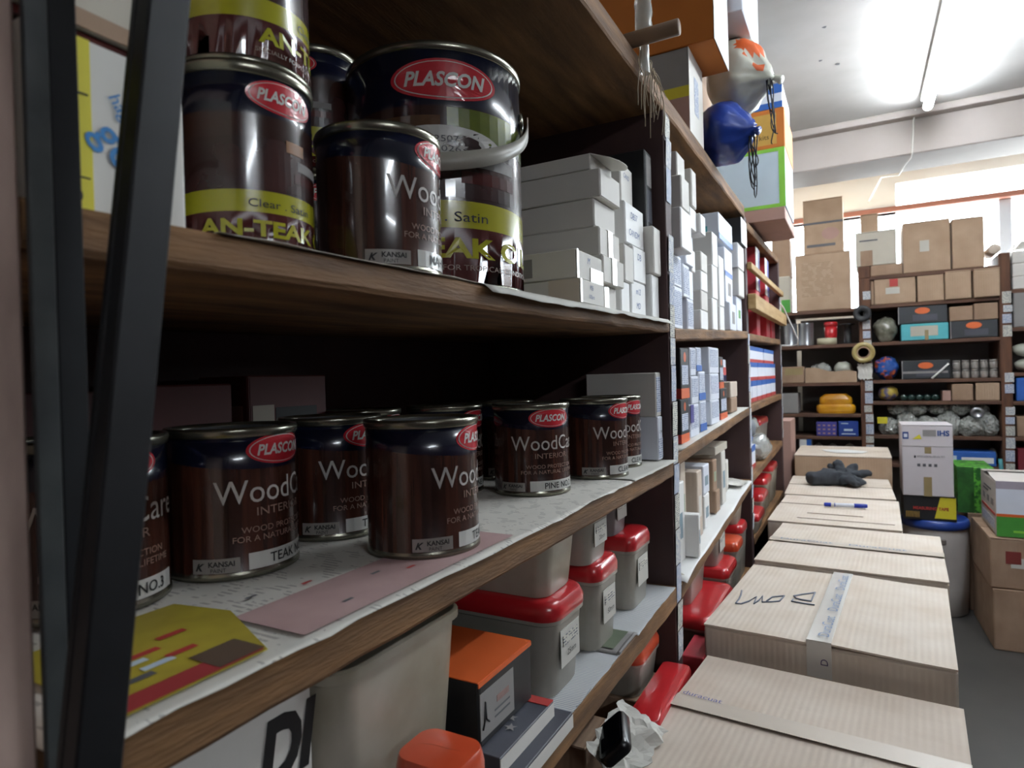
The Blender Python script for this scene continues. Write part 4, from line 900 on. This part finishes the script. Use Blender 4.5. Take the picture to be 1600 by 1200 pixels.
# right bay top
b, d = fcart('white carton with a brown stripe on top of the far shelving', .362, .59, 1.92, 2.14, offwhite, .3, taped=False); decal(b, d, '-Y', .12, .42, .0, .45, card_d, 'brown_stripe', .001); decal(b, d, '-Y', .1, .55, .72, .76, greyink, 'print_line', .001)
fbx('flat_carton', 'flat dark carton under the white carton with the brown stripe', 'box', .445, .62, 1.851, 1.919, card_d, .3); fbx('post_cap', 'brown block on the upright beside the flat dark carton', 'block', .372, .442, 1.841, 1.9195, wood_red, .3)
fcart('small brown carton standing on the white carton with the brown stripe', .395, .495, 2.142, 2.265, card_far, .16, FY+.05, taped=False)
b, d = fcart('wide brown carton with a white label in front of the window', .625, .872, 1.851, 2.165, card_far, .3, taped=False); decal(b, d, '-Y', .36, .56, .40, .62, paper, 'white_label', .001)
fcart('brown carton right of the wide labelled one, in front of the window', .882, 1.04, 1.851, 2.155, card_far, .3, taped=False)
rl2 = lathe('paper_roll', [(.026, 0), (.03, .003), (.03, .2), (.026, .203), (.02, .2), (.02, .01), (0, .01)], card, None, 20); rl2.location = (1.09, FY+.01, 1.9515+.0); rl2.rotation_euler = (-PI/2, 0, 0); tag(rl2, 'brown paper roll lying on top of the far shelving by the window mullion', 'roll')
for i, (z0, z1) in enumerate(((1.7005, 1.775), (1.7755, 1.850), (1.8505, 1.925))): fbx('white_box', f'white box, {["bottom", "middle", "top"][i]} of the stack at the right edge of the picture', 'box', 1.172, 1.5, z0, z1, white2, .3, group='white boxes at the right edge')
crumple('poly_sheet', 'crumpled white plastic on the white stack at the right edge', (1.30, FY+.12, 1.93), (.22, .2, .08), white, 9, 'plastic sheet')
# second row
b, d = fbx('red_brown_box', 'narrow red-brown box left end of the second row, over the upright', 'box', .443, .448+.012, 1.666, 1.82, card_d, .2)
b, d = fcart('brown carton with white and red labels in the second row of the far shelving', .462, .688, 1.666, 1.832, card_far, .3, taped=False); decal(b, d, '-Y', .28, .62, .38, .62, paper, 'white_label', .001); decal(b, d, '-Y', .38, .58, .66, .95, redink, 'red_label', .0012)
fcart('plain tan carton in the middle of the second row of the far shelving', .697, .835, 1.666, 1.835, card_far, .3, taped=False)
fcart('open-topped tan carton, third in the second row of the far shelving', .840, .970, 1.666, 1.838, card_far, .3, FY-.02, taped=False, lift=(.0, .0))
fcart('tan carton with a slanted flap at the right of the second row', .976, 1.102, 1.666, 1.836, card_far, .3, FY-.03, .04, taped=False)
# third row
def obx(label, x0, x1, z0, z1, y=FY):
    b, d = fbx('power_tool_box', label, 'box', x0, x1, z0, z1, mat('charcoal_card', '#35383c', .45, .2, 9), .26, y); disc(b, d, '-Y', .5, .72, .020, mat('logo_orange', '#dd6a34', .5, .1), 'oval_logo', 2.0); decal(b, d, '-Y', .3, .8, .15, .5, slate, 'picture'); decal(b, d, '-Y', .0, .02, 0, 1, greycard, 'edge'); return b, d
b, d = fbx('teal_box', 'teal box with a white label under the charcoal box', 'box', .605, .854, 1.426, 1.530, teal, .26); decal(b, d, '-Y', .2, .78, .25, .85, offwhite, 'white_label'); decal(b, d, '-Y', .5, .58, 0, .6, browntape, 'tape', .0012)
obx('charcoal box with an orange oval logo stacked on the teal box', .590, .850, 1.5305, 1.641); obx('charcoal box with an orange oval logo right of the teal box', .862, 1.098, 1.426, 1.532)
fbx('brown_box', 'left brown box on the right-hand charcoal box', 'box', .860, .978, 1.5325, 1.622, card_d, .25); fbx('brown_box', 'right brown box on the right-hand charcoal box', 'box', .982, 1.10, 1.5325, 1.632, card_d, .25)
bag('plastic_bag', 'clear bag of shiny fittings left of the teal box', (.522, FY+.07, 1.505), (.068, .07, .085), mat('fittings_bag', '#98988a', .2, scale=22, col2='#5a5a4c', coat=.6), 31, n=4)
# fourth row
bb = bag('patterned_bag', 'blue and orange bag on the fourth shelf of the far unit', (.522, FY+.08, 1.258), (.072, .07, .082), mat('blue_orange', '#23509a', .5, scale=14, col2='#d0662c', thr=(.40, .46)), 41, n=4, crease=.4)
b, d = obx('charcoal box with a small orange logo lying on the fourth shelf', .603, .858, 1.183, 1.300); decal(b, d, '-Y', .02, .95, .30, .42, greycard, 'pale_stripe', .0012)
st = tube('white_stick', [(.76, FY-.02, 1.186), (.80, FY-.012, 1.225), (.85, FY-.006, 1.275)], .006, white, None, 8); tag(st, 'white stick leaning on the charcoal box with the pale stripe', 'stick')
jm = mat('jar_plastic', '#a9a39d', .15, scale=20, col2='#6d6762', coat=.7); jl = mat('jar_lid', '#8c8781', .3, .2, 12)
for r_ in range(2):
    for i in range(5):
        t = thing('clear_jar', f'clear jar, {ord_[i]} from the left in the {["lower", "upper"][r_]} row on the fourth far shelf', 'jar', (.893+.046*i, FY+.04, 1.183+r_*.056), 0, 'clear jars on the far shelving')
        lathe('jar_body', [(.018, 0), (.021, .003), (.021, .038), (.018, .042)], jm, t, 16); lathe('jar_cap', [(.0195, .041), (.0195, .053), (.0, .054)], jl, t, 16)
# fifth row
bag('patterned_bag', 'small yellow and purple bag on the fifth far shelf', (.528, FY+.07, 1.095), (.056, .06, .052), mat('mixed_bag', '#b9a047', .5, scale=18, col2='#5c5878', thr=(.42, .52)), 51)
gb = mat('dark_green_glass', '#1f3a34', .15, .3, 14, coat=.6)
for i in range(5):
    t = thing('green_bottle', f'dark green bottle, {ord_[i]} from the left on the fifth far shelf', 'bottle', (.613+.042*i, FY+.03, 1.0655), 0, 'green bottles on the far shelving')
    q = lathe('bottle_body', [(.014, 0), (.020, .004), (.020, .09), (.008, .115)], gb, t, 16); q.rotation_euler = (-PI/2, 0, 0); q = lathe('bottle_neck', [(.008, .112), (.008, .135), (.0095, .136), (.0095, .145), (0, .145)], gb, t, 12); q.rotation_euler = (-PI/2, 0, 0)
fbx('small_box', 'small pinkish box beside the green bottles', 'box', .815, .858, 1.046, 1.108, pinkcard, .12)
fbx('brown_box', 'left brown box on the fifth far shelf', 'box', .864, .970, 1.046, 1.148, card_d, .25); fbx('brown_box', 'right brown box on the fifth far shelf', 'box', .983, 1.100, 1.046, 1.152, card_far, .25)
# sixth row: heap of clear bags
heap = [(.53, .03, .05, .08, .055), (.63, .02, .055, .09, .07), (.74, .0, .06, .09, .06), (.85, .01, .055, .08, .075), (.96, .0, .06, .085, .058), (1.05, .02, .045, .08, .07), (.58, .05, .05, .07, .035), (.69, .04, .05, .07, .04), (.80, .05, .05, .07, .035), (.91, .045, .05, .07, .04), (1.01, .05, .045, .06, .035)]
for i, (x, dy_, rx, ry, rz_) in enumerate(heap):
    up_ = i > 5; z = .829+(rz_*.9 if not up_ else .135+rz_*.8)
    bag('plastic_bag', f'crumpled clear plastic bag, {ord_[i if not up_ else i-6]} from the left in the {"upper" if up_ else "lower"} layer of the heap', (x, FY+.06+dy_, z), (rx*1.2, ry, rz_*1.15), clearbag, 60+i*3.7, 'bag', None, 4, 'heap of clear bags', .2)
dc = lathe('steel_disc', [(.0, .004), (.015, .004), (.017, .010), (.033, .010), (.035, .005), (.033, 0), (0, 0)], tin, None, 28); dc.location = (.982, FY-.03, .972); dc.rotation_euler = (PI/2, 0, 0); tag(dc, 'shiny round disc on the front of the clear bags', 'disc')
b, d = fbx('yellow_packet', 'small yellow packet at the left end of the heap of clear bags', 'packet', .462, .518, .905, .945, yellow, .03, FY-.04)
# lowest row
b, d = fbx('blue_white_box', 'long blue and white box on the lowest shelf behind the white IHS carton', 'box', .83, 1.075, .649, .735, blue, .2); decal(b, d, '-Y', .3, .95, .2, .6, white, 'white_panel'); decal(b, d, '-Y', .02, .2, .3, .7, paleblue, 'pale_print')
tt = tube('teal_pipe', [(1.098, FY-.03, .50), (1.096, FY-.028, .60), (1.09, FY-.024, .70)], .011, mat('teal_plastic', '#3d8a90', .5, .1), None, 10); tag(tt, 'teal plastic pipe standing against the right upright of the far shelving', 'pipe')
bag('plastic_bag', 'small clear bag beside the blue and white box', (1.075, FY+.13, .70), (.025, .04, .05), clearbag, 91)
# left bay lower rows
for i, x in enumerate((-.047, .053)):
    t = thing('steel_tin', f'plain steel tin, {["left", "right"][i]} of the pair on the far shelving', 'tin', (x, FY+.06, 1.426), 0, 'steel tins'); lathe('tin_body', [(.047, 0), (.049, .003), (.048, .006), (.048, .145), (.049, .150)], tin, t, 28); lathe('tin_lid', [(.049, .149), (.049, .153), (.044, .153), (.042, .149), (0, .149)], tin, t, 28)
lt = thing('tape_roll', 'cream roll of masking tape lying under the red pot', 'tape roll', (.18, FY+.07, 1.426)); lathe('tape', [(.035, 0), (.060, 0), (.060, .044), (.035, .044), (.035, 0)], mat('cream_tape', '#c6c0a2', .6, .1), lt, 28)
rp_ = thing('red_pot', 'red plastic pot on the masking tape roll', 'pot', (.205, FY+.07, 1.4705)); lathe('pot_body', [(.034, 0), (.036, .003), (.040, .08)], redlid, rp_, 24); lathe('pot_lid', [(.042, .079), (.042, .10), (.036, .108), (0, .108)], redlid, rp_, 24)
sp = thing('wire_spool', 'black wire spool standing right of the red pot', 'spool', (.305, FY+.06, 1.426)); lathe('spool', [(.0, 0), (.045, 0), (.045, .006), (.022, .01), (.022, .12), (.045, .126), (.045, .132), (0, .132)], black_card, sp, 24)
br_ = thing('hanging_reel', 'black cable reel hanging on the far upright', 'reel', (.392, FY-.012, 1.612)); q = lathe('reel', [(.018, -.0), (.050, -.0), (.052, .01), (.052, .045), (.046, .05), (.018, .05), (.018, 0)], mat('black_cable', '#222327', .5, .3, 40, bump=.4), br_, 28); q.rotation_euler = (PI/2, 0, 0)
tr = thing('hanging_tape_roll', 'big yellowish roll of packing tape hanging on the far upright', 'tape roll', (.393, FY-.012, 1.362)); q = lathe('tape', [(.038, 0), (.066, 0), (.066, .048), (.038, .048), (.038, 0)], mat('packing_tape_roll', '#b3a069', .25, .1, 12, coat=.4), tr, 36); q.rotation_euler = (PI/2, 0, 0); q = lathe('core', [(.030, .001), (.038, .001), (.038, .047), (.030, .047), (.030, .001)], card_d, tr, 28); q.rotation_euler = (PI/2, 0, 0)
crumple('torn_paper', 'torn white paper hanging below the big tape roll on the upright', (.40, FY-.02, 1.24), (.08, .10, .012), white2, 61, 'paper').rotation_euler = (PI/2, 0, 0)
b, d = fbx('brown_box', 'brown box with a clear wrap on the left third far shelf', 'box', -.11, .04, 1.173, 1.285, card_d, .2); decal(b, d, '-Y', .2, .95, .5, .9, browntape, 'tape')
cr_ = thing('cut_carton', 'cut-down tan carton tray with a wavy front edge on the left far shelf', 'carton', (.20, FY+.10, 1.173)); v = []
for i in range(13):
    q = i/12; x = -.153+.306*q; v += [(x, -.10, .0), (x, -.10, .10-.035*q+.008*math.sin(q*9))]
pydata('front', v, [(2*i, 2*i+2, 2*i+3, 2*i+1) for i in range(12)], card_far, cr_).modifiers.new('t', 'SOLIDIFY').thickness = .004
box('tray', card_d, cr_, -.153, .153, -.095, .1, 0, .05, .003)
bag('plastic_bag', 'clear bag lying in the cut-down carton tray, left one', (.14, FY+.09, 1.262), (.065, .07, .045), clearbag, 71); bag('plastic_bag', 'clear bag lying in the cut-down carton tray, right one', (.275, FY+.09, 1.262), (.06, .07, .05), polybag, 74)
fbx('grey_box', 'grey box on the left fourth far shelf beside the yellow pack', 'box', -.105, .0, .966, 1.105, greycard, .2)
ym = mat('amber_plastic', '#d9a020', .25, scale=9, col2='#b5730e', coat=.5)
yp = thing('yellow_pack', 'yellow shrink-wrapped pack on the left fourth far shelf', 'pack', (.225, FY+.09, .966)); loft('pack_lower', [(.22, .15, .03, 0), (.235, .16, .03, .015), (.235, .16, .03, .045), (.21, .15, .03, .06)], ym, yp); loft('pack_upper', [(.19, .13, .03, .058), (.20, .14, .03, .075), (.19, .13, .03, .105), (.13, .10, .03, .13)], ym, yp)
b, d = fbx('blue_box', 'blue box with red streaks on the left fifth far shelf', 'box', .106, .230, .816, .910, purple, .2)
for i in range(4):
    for j in range(3): decal(b, d, '-Y', .08+.24*i, .2+.24*i, .15+.28*j, .25+.28*j, pinkcard, 'streak')
b, d = fbx('blue_box', 'dark blue box with pale print lines on the left fifth far shelf', 'box', .238, .355, .816, .916, mat('deep_blue', '#22408f', .5, .1), .2); decal(b, d, '-Y', .28, .72, .36, .50, paleblue, 'print_line'); decal(b, d, '-Y', .15, .85, .14, .2, paleblue, 'print_line'); decal(b, d, '-Y', .15, .5, .82, .88, paleblue, 'print_line')
b, d = fbx('blue_white_box', 'small white and blue box behind the last aisle carton', 'box', .0, .075, .601, .795, white, .12); decal(b, d, '-Y', .6, 1, 0, 1, blue, 'blue_end')
for i, x in enumerate((.115, .20, .30)): bag('plastic_bag', f'grey parts bag, {ord_[i]} from the left behind the last aisle carton', (x, FY+.08, .68), (.04, .06, .085), tub_g, 80+i)
# right bay
fbx('grey_carton', 'large grey carton at the right edge of the far shelving', 'carton', 1.172, 1.55, 1.476, 1.685, greycard, .3)
bag('plastic_bag', 'white padded bag at the right edge of the far shelving, upper one', (1.26, FY+.08, 1.345), (.095, .08, .045), polybag, 87); bag('plastic_bag', 'white padded bag at the right edge of the far shelving, lower one', (1.27, FY+.08, 1.255), (.09, .08, .044), polybag, 88)
fbx('blue_box', 'blue box at the right edge of the far shelving', 'box', 1.178, 1.45, 1.041, 1.178, blue, .25); fbx('tan_box', 'tan box at the right edge below the blue one', 'box', 1.178, 1.45, .831, .95, card_d, .25); fbx('red_box', 'dark red box at the lower right edge of the far shelving', 'box', 1.178, 1.45, .621, .76, mat('dark_red_card', '#7d2330', .6, .15), .25)
# ------------------------------------------------------------------ aisle cartons
def tapeprint(t, d, s, n, z, y0, yr):
    pass
b, d = carton('aisle_carton', 'nearest aisle carton with a dark taped seam across its corrugated top', .035, .502, .965, 1.425, 0, .622, card, math.radians(-4), seam='X', lift=(.0, .004), group='cartons along the aisle', gap=.004)
text(b, 'duracuat', (-d[0]*.40, d[1]*.06, d[2]+.0075), (1, 0, 0), (0, 1, 0), mat('tape_ink', '#5a5f9a', .6, .1), w=.075, rot=-.05)
# the second seam strip sits a little ahead of the middle in the photograph's nearest carton
b, d = carton('aisle_carton', 'second aisle carton with BOM scrawled on its top and printed tape', .052, .535, 1.475, 2.005, 0, .672, card_y, math.radians(-4), seam='Y', lift=(.0, .006), group='cartons along the aisle', gap=.005, taped=True, tapem=tape_p)
mi_ = mat('marker_ink', '#6f7686', .6, .15, 40)
for st_ in ([(-.217, .001), (-.211, -.035), (-.208, -.067), (-.208, -.103), (-.196, -.1), (-.183, -.072), (-.173, -.03), (-.168, -.085), (-.163, -.058), (-.161, -.016), (-.153, -.063), (-.133, -.05), (-.117, -.036), (-.113, .01), (-.138, -.013), (-.145, -.052)], [(-.049, .074), (-.049, .033), (-.049, 0), (-.069, 0), (-.084, .004), (-.092, .021), (-.075, .043), (-.048, .073)], [(-.089, -.004), (-.091, -.023), (-.065, -.025), (-.038, -.024)]):
    tube('handwriting', [(x, y, d[2]+.0022) for x, y in st_], .0019, mi_, b, 6)
ti = mat('tape_ink_blue', '#6f86a8', .6, .1)
for i in range(3): text(b, 'DuraCuat', (.006, -d[1]*.33+i*.17, d[2]+.0105), (0, 1, 0), (-1, 0, 0), ti, w=.13, h=.022)
text(b, 'D', (.01, -d[1]/2-.0025, d[2]-.035), (0, 0, 1), (-1, 0, 0), mat('tape_ink_dark', '#4a3f6a', .6, .1), h=.014)
b, d = carton('aisle_carton', 'third aisle carton with a printed tape seam, wider than the ones behind', .085, .575, 2.02, 2.555, 0, .684, card_y, math.radians(-3.2), seam='X', lift=(.0, .004), group='cartons along the aisle', gap=.004)
text(b, 'DuraCuat    DuraCuat', (-.03, -.0, d[2]+.008), (1, 0, 0), (0, 1, 0), ti, w=.36, h=.018)
b4, d4 = carton('aisle_carton', 'fourth aisle carton with cut slots, carrying the blue marker', .052, .492, 2.575, 3.14, 0, .688, card_y, math.radians(-1.5), seam='X', lift=(.003, .0), group='cartons along the aisle', gap=.003, taped=False)
for u0, u1, v in ((.22, .95, .12), (.0, .52, .62), (.28, .72, .30)):
    dcl = decal(b4, d4, '+Z', u0, u1, v, v+.008, card_in, 'cut_slot', .0042)
b5, d5 = carton('aisle_carton', 'fifth aisle carton carrying the dark glove', .045, .488, 3.16, 3.725, 0, .690, card_y, math.radians(1), seam='X', lift=(.0, .002), group='cartons along the aisle', gap=.003, taped=False)
b6, d6 = carton('aisle_carton', 'tallest aisle carton at the end of the row with a white paper on top', .046, .502, 3.745, 4.24, 0, .80, card_far, 0, seam='X', group='cartons along the aisle', taped=False, flapm=card_y)
ps = pydata('paper_scrap', [(.19, 3.93, .8035), (.25, 3.86, .8045), (.37, 3.87, .8055), (.40, 3.95, .805), (.30, 4.02, .806), (.17, 4.0, .8045)], [(0, 1, 2, 3, 4, 5)], white); ps.modifiers.new('t', 'SOLIDIFY').thickness = .0008; tag(ps, 'white paper scrap lying on the tallest aisle carton', 'paper')
pbox('pink_box', 'tall pinkish carton standing at the end of the left shelving', 'carton', .030, 3.78, 4.05, 0, .982, .06, pinkcard)
# marker pen
mk = thing('marker_pen', 'blue and white marker pen lying on the fourth aisle carton', 'marker', (.300, 2.905, .6925+.0085), .13)
def yl(name, prof, m): q = lathe(name, prof, m, mk, 18); q.rotation_euler = (0, PI/2, 0); return q
yl('barrel', [(.0, -.035), (.0078, -.035), (.0082, -.032), (.0082, .034), (.0075, .036)], mat('white_plastic', '#d5dae6', .35, .05)); yl('cap', [(.0076, .034), (.009, .036), (.009, .074), (.0075, .082), (0, .082)], mat('marker_blue', '#2238a8', .35, .1)); yl('end_plug', [(0, -.075), (.006, -.075), (.0085, -.072), (.0085, -.048), (.0078, -.034)], mat('marker_blue', '#2238a8')); yl('grey_ring', [(.0084, -.05), (.0088, -.048), (.0088, -.040), (.0084, -.038)], white2)
# knitted glove: one skinned surface, crumpled over itself
gl = thing('work_glove', 'dark grey knitted glove crumpled on the fifth aisle carton', 'glove', (.27, 3.47, .694), .25)
gv = [(-.115, 0, .028), (-.06, .01, .034), (0, .02, .036), (.05, .02, .034), (.02, .05, .075), (-.005, .06, .115), (.05, .05, .06), (.10, .06, .085), (.06, -.01, .05), (.115, -.01, .055), (.145, .0, .045), (.055, -.045, .026), (.11, -.06, .018), (.03, -.06, .03), (.06, -.10, .016), (.02, .08, .06), (-.03, .10, .085), (-.145, -.02, .024)]
ge = [(17, 0), (0, 1), (1, 2), (2, 3), (2, 4), (4, 5), (3, 6), (6, 7), (3, 8), (8, 9), (9, 10), (3, 11), (11, 12), (2, 13), (13, 14), (4, 15), (15, 16)]
gr_ = [.030, .034, .033, .028, .018, .012, .017, .012, .017, .014, .010, .015, .011, .015, .010, .014, .012, .026]
me = bpy.data.meshes.new('knit'); me.from_pydata(gv, ge, []); go_ = bpy.data.objects.new('knit', me); link(go_, gl); me.materials.append(glove_m)
bpy.context.view_layer.objects.active = go_
sk = go_.modifiers.new('skin', 'SKIN'); sk.use_smooth_shade = True
for i, r in enumerate(gr_): me.skin_vertices[0].data[i].radius = (r*1.6, r*1.25)
me.skin_vertices[0].data[2].use_root = True
go_.modifiers.new('sub', 'SUBSURF').levels = 2; go_.modifiers['sub'].render_levels = 2
tx = bpy.data.textures.new('knit_folds', 'CLOUDS'); tx.noise_scale = .035; dm = go_.modifiers.new('folds', 'DISPLACE'); dm.texture = tx; dm.strength = .026; dm.mid_level = .5
# ------------------------------------------------------------------ drum, tape box, white carton
dr = thing('plastic_drum', 'pale plastic drum with a blue lid standing beyond the aisle cartons', 'drum', (.693, 3.93, 0))
pale = mat('drum_plastic', '#c4bfbb', .5, scale=4, col2='#aaa5a2')
lathe('drum_body', [(.128, 0), (.136, .006), (.142, .12), (.146, .30), (.145, .40), (.140, .43), (.136, .445), (.130, .45)], pale, dr, 48)
lathe('drum_lid', [(.138, .435), (.150, .437), (.152, .455), (.148, .474), (.140, .482), (.132, .482), (.128, .476), (0, .476)], mat('drum_lid_blue', '#1e3f8e', .35, .15, 8, coat=.3), dr, 48)
hd = box('handle', mat('recess_shade', '#6b6560', .6, .1), dr, -.035, .035, -.150, -.138, .365, .395, .006)  # dark raised block paints the shade of the drum's handle recess
b, d = pbox('tape_measure_box', 'black and yellow box printed MEASURING TAPE on the drum', 'box', .775, 3.80, 4.04, .4825, .604, .225, black_card)
pydata('yellow_corner', [(.02, -d[1]/2-.0012, .012), (d[0]/2-.002, -d[1]/2-.0012, .012), (d[0]/2-.002, -d[1]/2-.0012, d[2]-.004), (.045, -d[1]/2-.0012, d[2]-.004)], [(0, 1, 2, 3)], yellow, b)
ftext(b, d, '-Y', 'MEASURING TAPE', .52, .50, redink, w=.15, h=.016, bold=.03, e=.003)
for i in range(9): decal(b, d, '-Y', .05+.03*i, .06+.03*i, .1, .35, gold, 'tape_tick')
b, d = carton('white_carton', 'white carton marked IHS sealed with brown tape, on the tape box', .548, .765, 3.79, 4.03, .605, .965, mat('white_corrugated', '#cfc9cc', .7, .07, 8), 0, taped=False)
D = d
ftext(b, D, '-Y', 'IHS', .82, .885, blueink, h=.028, bold=.04, e=.002); decal(b, D, '-Y', .42, .68, .84, .93, greycard, 'faint_label'); decal(b, D, '-Y', .02, .14, .80, .90, blueink, 'printed_square'); decal(b, D, '-Y', .045, .115, .825, .875, white3, 'square_centre', .0012)
pydata('yellow_triangle', [(-d[0]*.28, -d[1]/2-.0012, d[2]*.80), (-d[0]*.10, -d[1]/2-.0012, d[2]*.80), (-d[0]*.14, -d[1]/2-.0012, d[2]*.87)], [(0, 1, 2)], yellow, b)
decal(b, D, '-Y', 0, 1, .695, .702, greycard, 'fold_line'); decal(b, D, '-Y', .42, .58, .0, .27, browntape, 'packing_tape'); decal(b, D, '-Y', .45, .58, .60, .69, browntape, 'packing_tape')
for i, w_ in enumerate((.10,)): decal(b, D, '-Y', .30, .84, .545, .572, scribbled('faint_line_print', '#c6c0c3', '#6a6668', 220, 900, 'Z', .45), 'small_print')
for i in range(4): decal(b, D, '-Y', .30+.11*i, .36+.11*i, .415, .455, greyink, 'handling_symbol')
decal(b, D, '-Y', .24, .275, .535, .57, black, 'printed_square')
# green pack and right-hand cartons
gp = mat('green_pattern', '#5fae3c', .45, scale=40, col2='#1e5a20', thr=(.44, .56))
b, d = pbox('green_pack', 'bright green patterned box between the white carton and the product carton', 'box', .955, 3.98, 4.28, .50, .735, .155, gp); decal(b, d, '-Y', 0, .45, 0, 1, mat('dark_green_side', '#2f6a2a', .5, scale=30, col2='#1f4a1e'), 'dark_side')
pbox('brown_carton', 'brown carton under the bright green box', 'carton', .99, 3.97, 4.30, 0, .4995, .15, card_d)
cd1, d = carton('brown_carton', 'lower brown carton of the stack at the right edge', .855, 1.32, 3.46, 3.92, 0, .268, card_d, .03, taped=False); decal(cd1, d, '-Y', .30, .42, .3, .45, greycard, 'label', .001)
cd2, d = carton('brown_carton', 'upper brown carton of the stack at the right edge, with a small label', .852, 1.31, 3.47, 3.92, .2725, .492, card_d, .02, taped=False); decal(cd2, d, '-Y', .16, .34, .42, .62, paper, 'label', .001); decal(cd2, d, '-Y', .12, .24, .5, .75, mat('maroon_print', '#7a2f2a', .6, .1), 'emblem', .0014)
b, d = carton('product_carton', 'white and green product carton open on top of the brown stack', .885, 1.28, 3.485, 3.88, .497, .742, mat('product_white', '#c6bfb8', .6, .08, 10), .0, taped=False, lift=(.012, .02))
decal(b, d, '-Y', 0, 1, 0, .36, green, 'green_field', .001); decal(b, d, '-Y', 0, 1, .36, .41, orange, 'orange_line', .0012); decal(b, d, '-Y', 0, 1, .41, .86, white3, 'white_field', .001); decal(b, d, '-Y', 0, 1, .86, 1, mat('mauve_band', '#a9a0ac', .6, .08), 'mauve_band', .001)
ftext(b, d, '-Y', 'M', .31, .62, redink, h=.04, bold=.05, e=.003); decal(b, d, '-Y', .26, .6, .48, .53, greyink, 'print_line', .0016); decal(b, d, '-Y', .26, .6, .75, .80, greycard, 'print_line', .0016); decal(b, d, '-Y', .15, .6, .08, .12, limegreen, 'print_line', .0016); decal(b, d, '-X', .05, .95, .34, .39, redink, 'red_line', .001); decal(b, d, '-X', .1, .9, .08, .26, smallprint, 'barcode', .001)
for i in range(3): decal(b, d, '-X', .16+.26*i, .30+.26*i, .50, .62, greycard, 'handling_symbol', .001)
decal(b, d, '-X', .25, .7, .76, .79, greyink, 'print_line', .0016); decal(b, d, '-X', .2, .5, .69, .72, greyink, 'print_line', .0016)
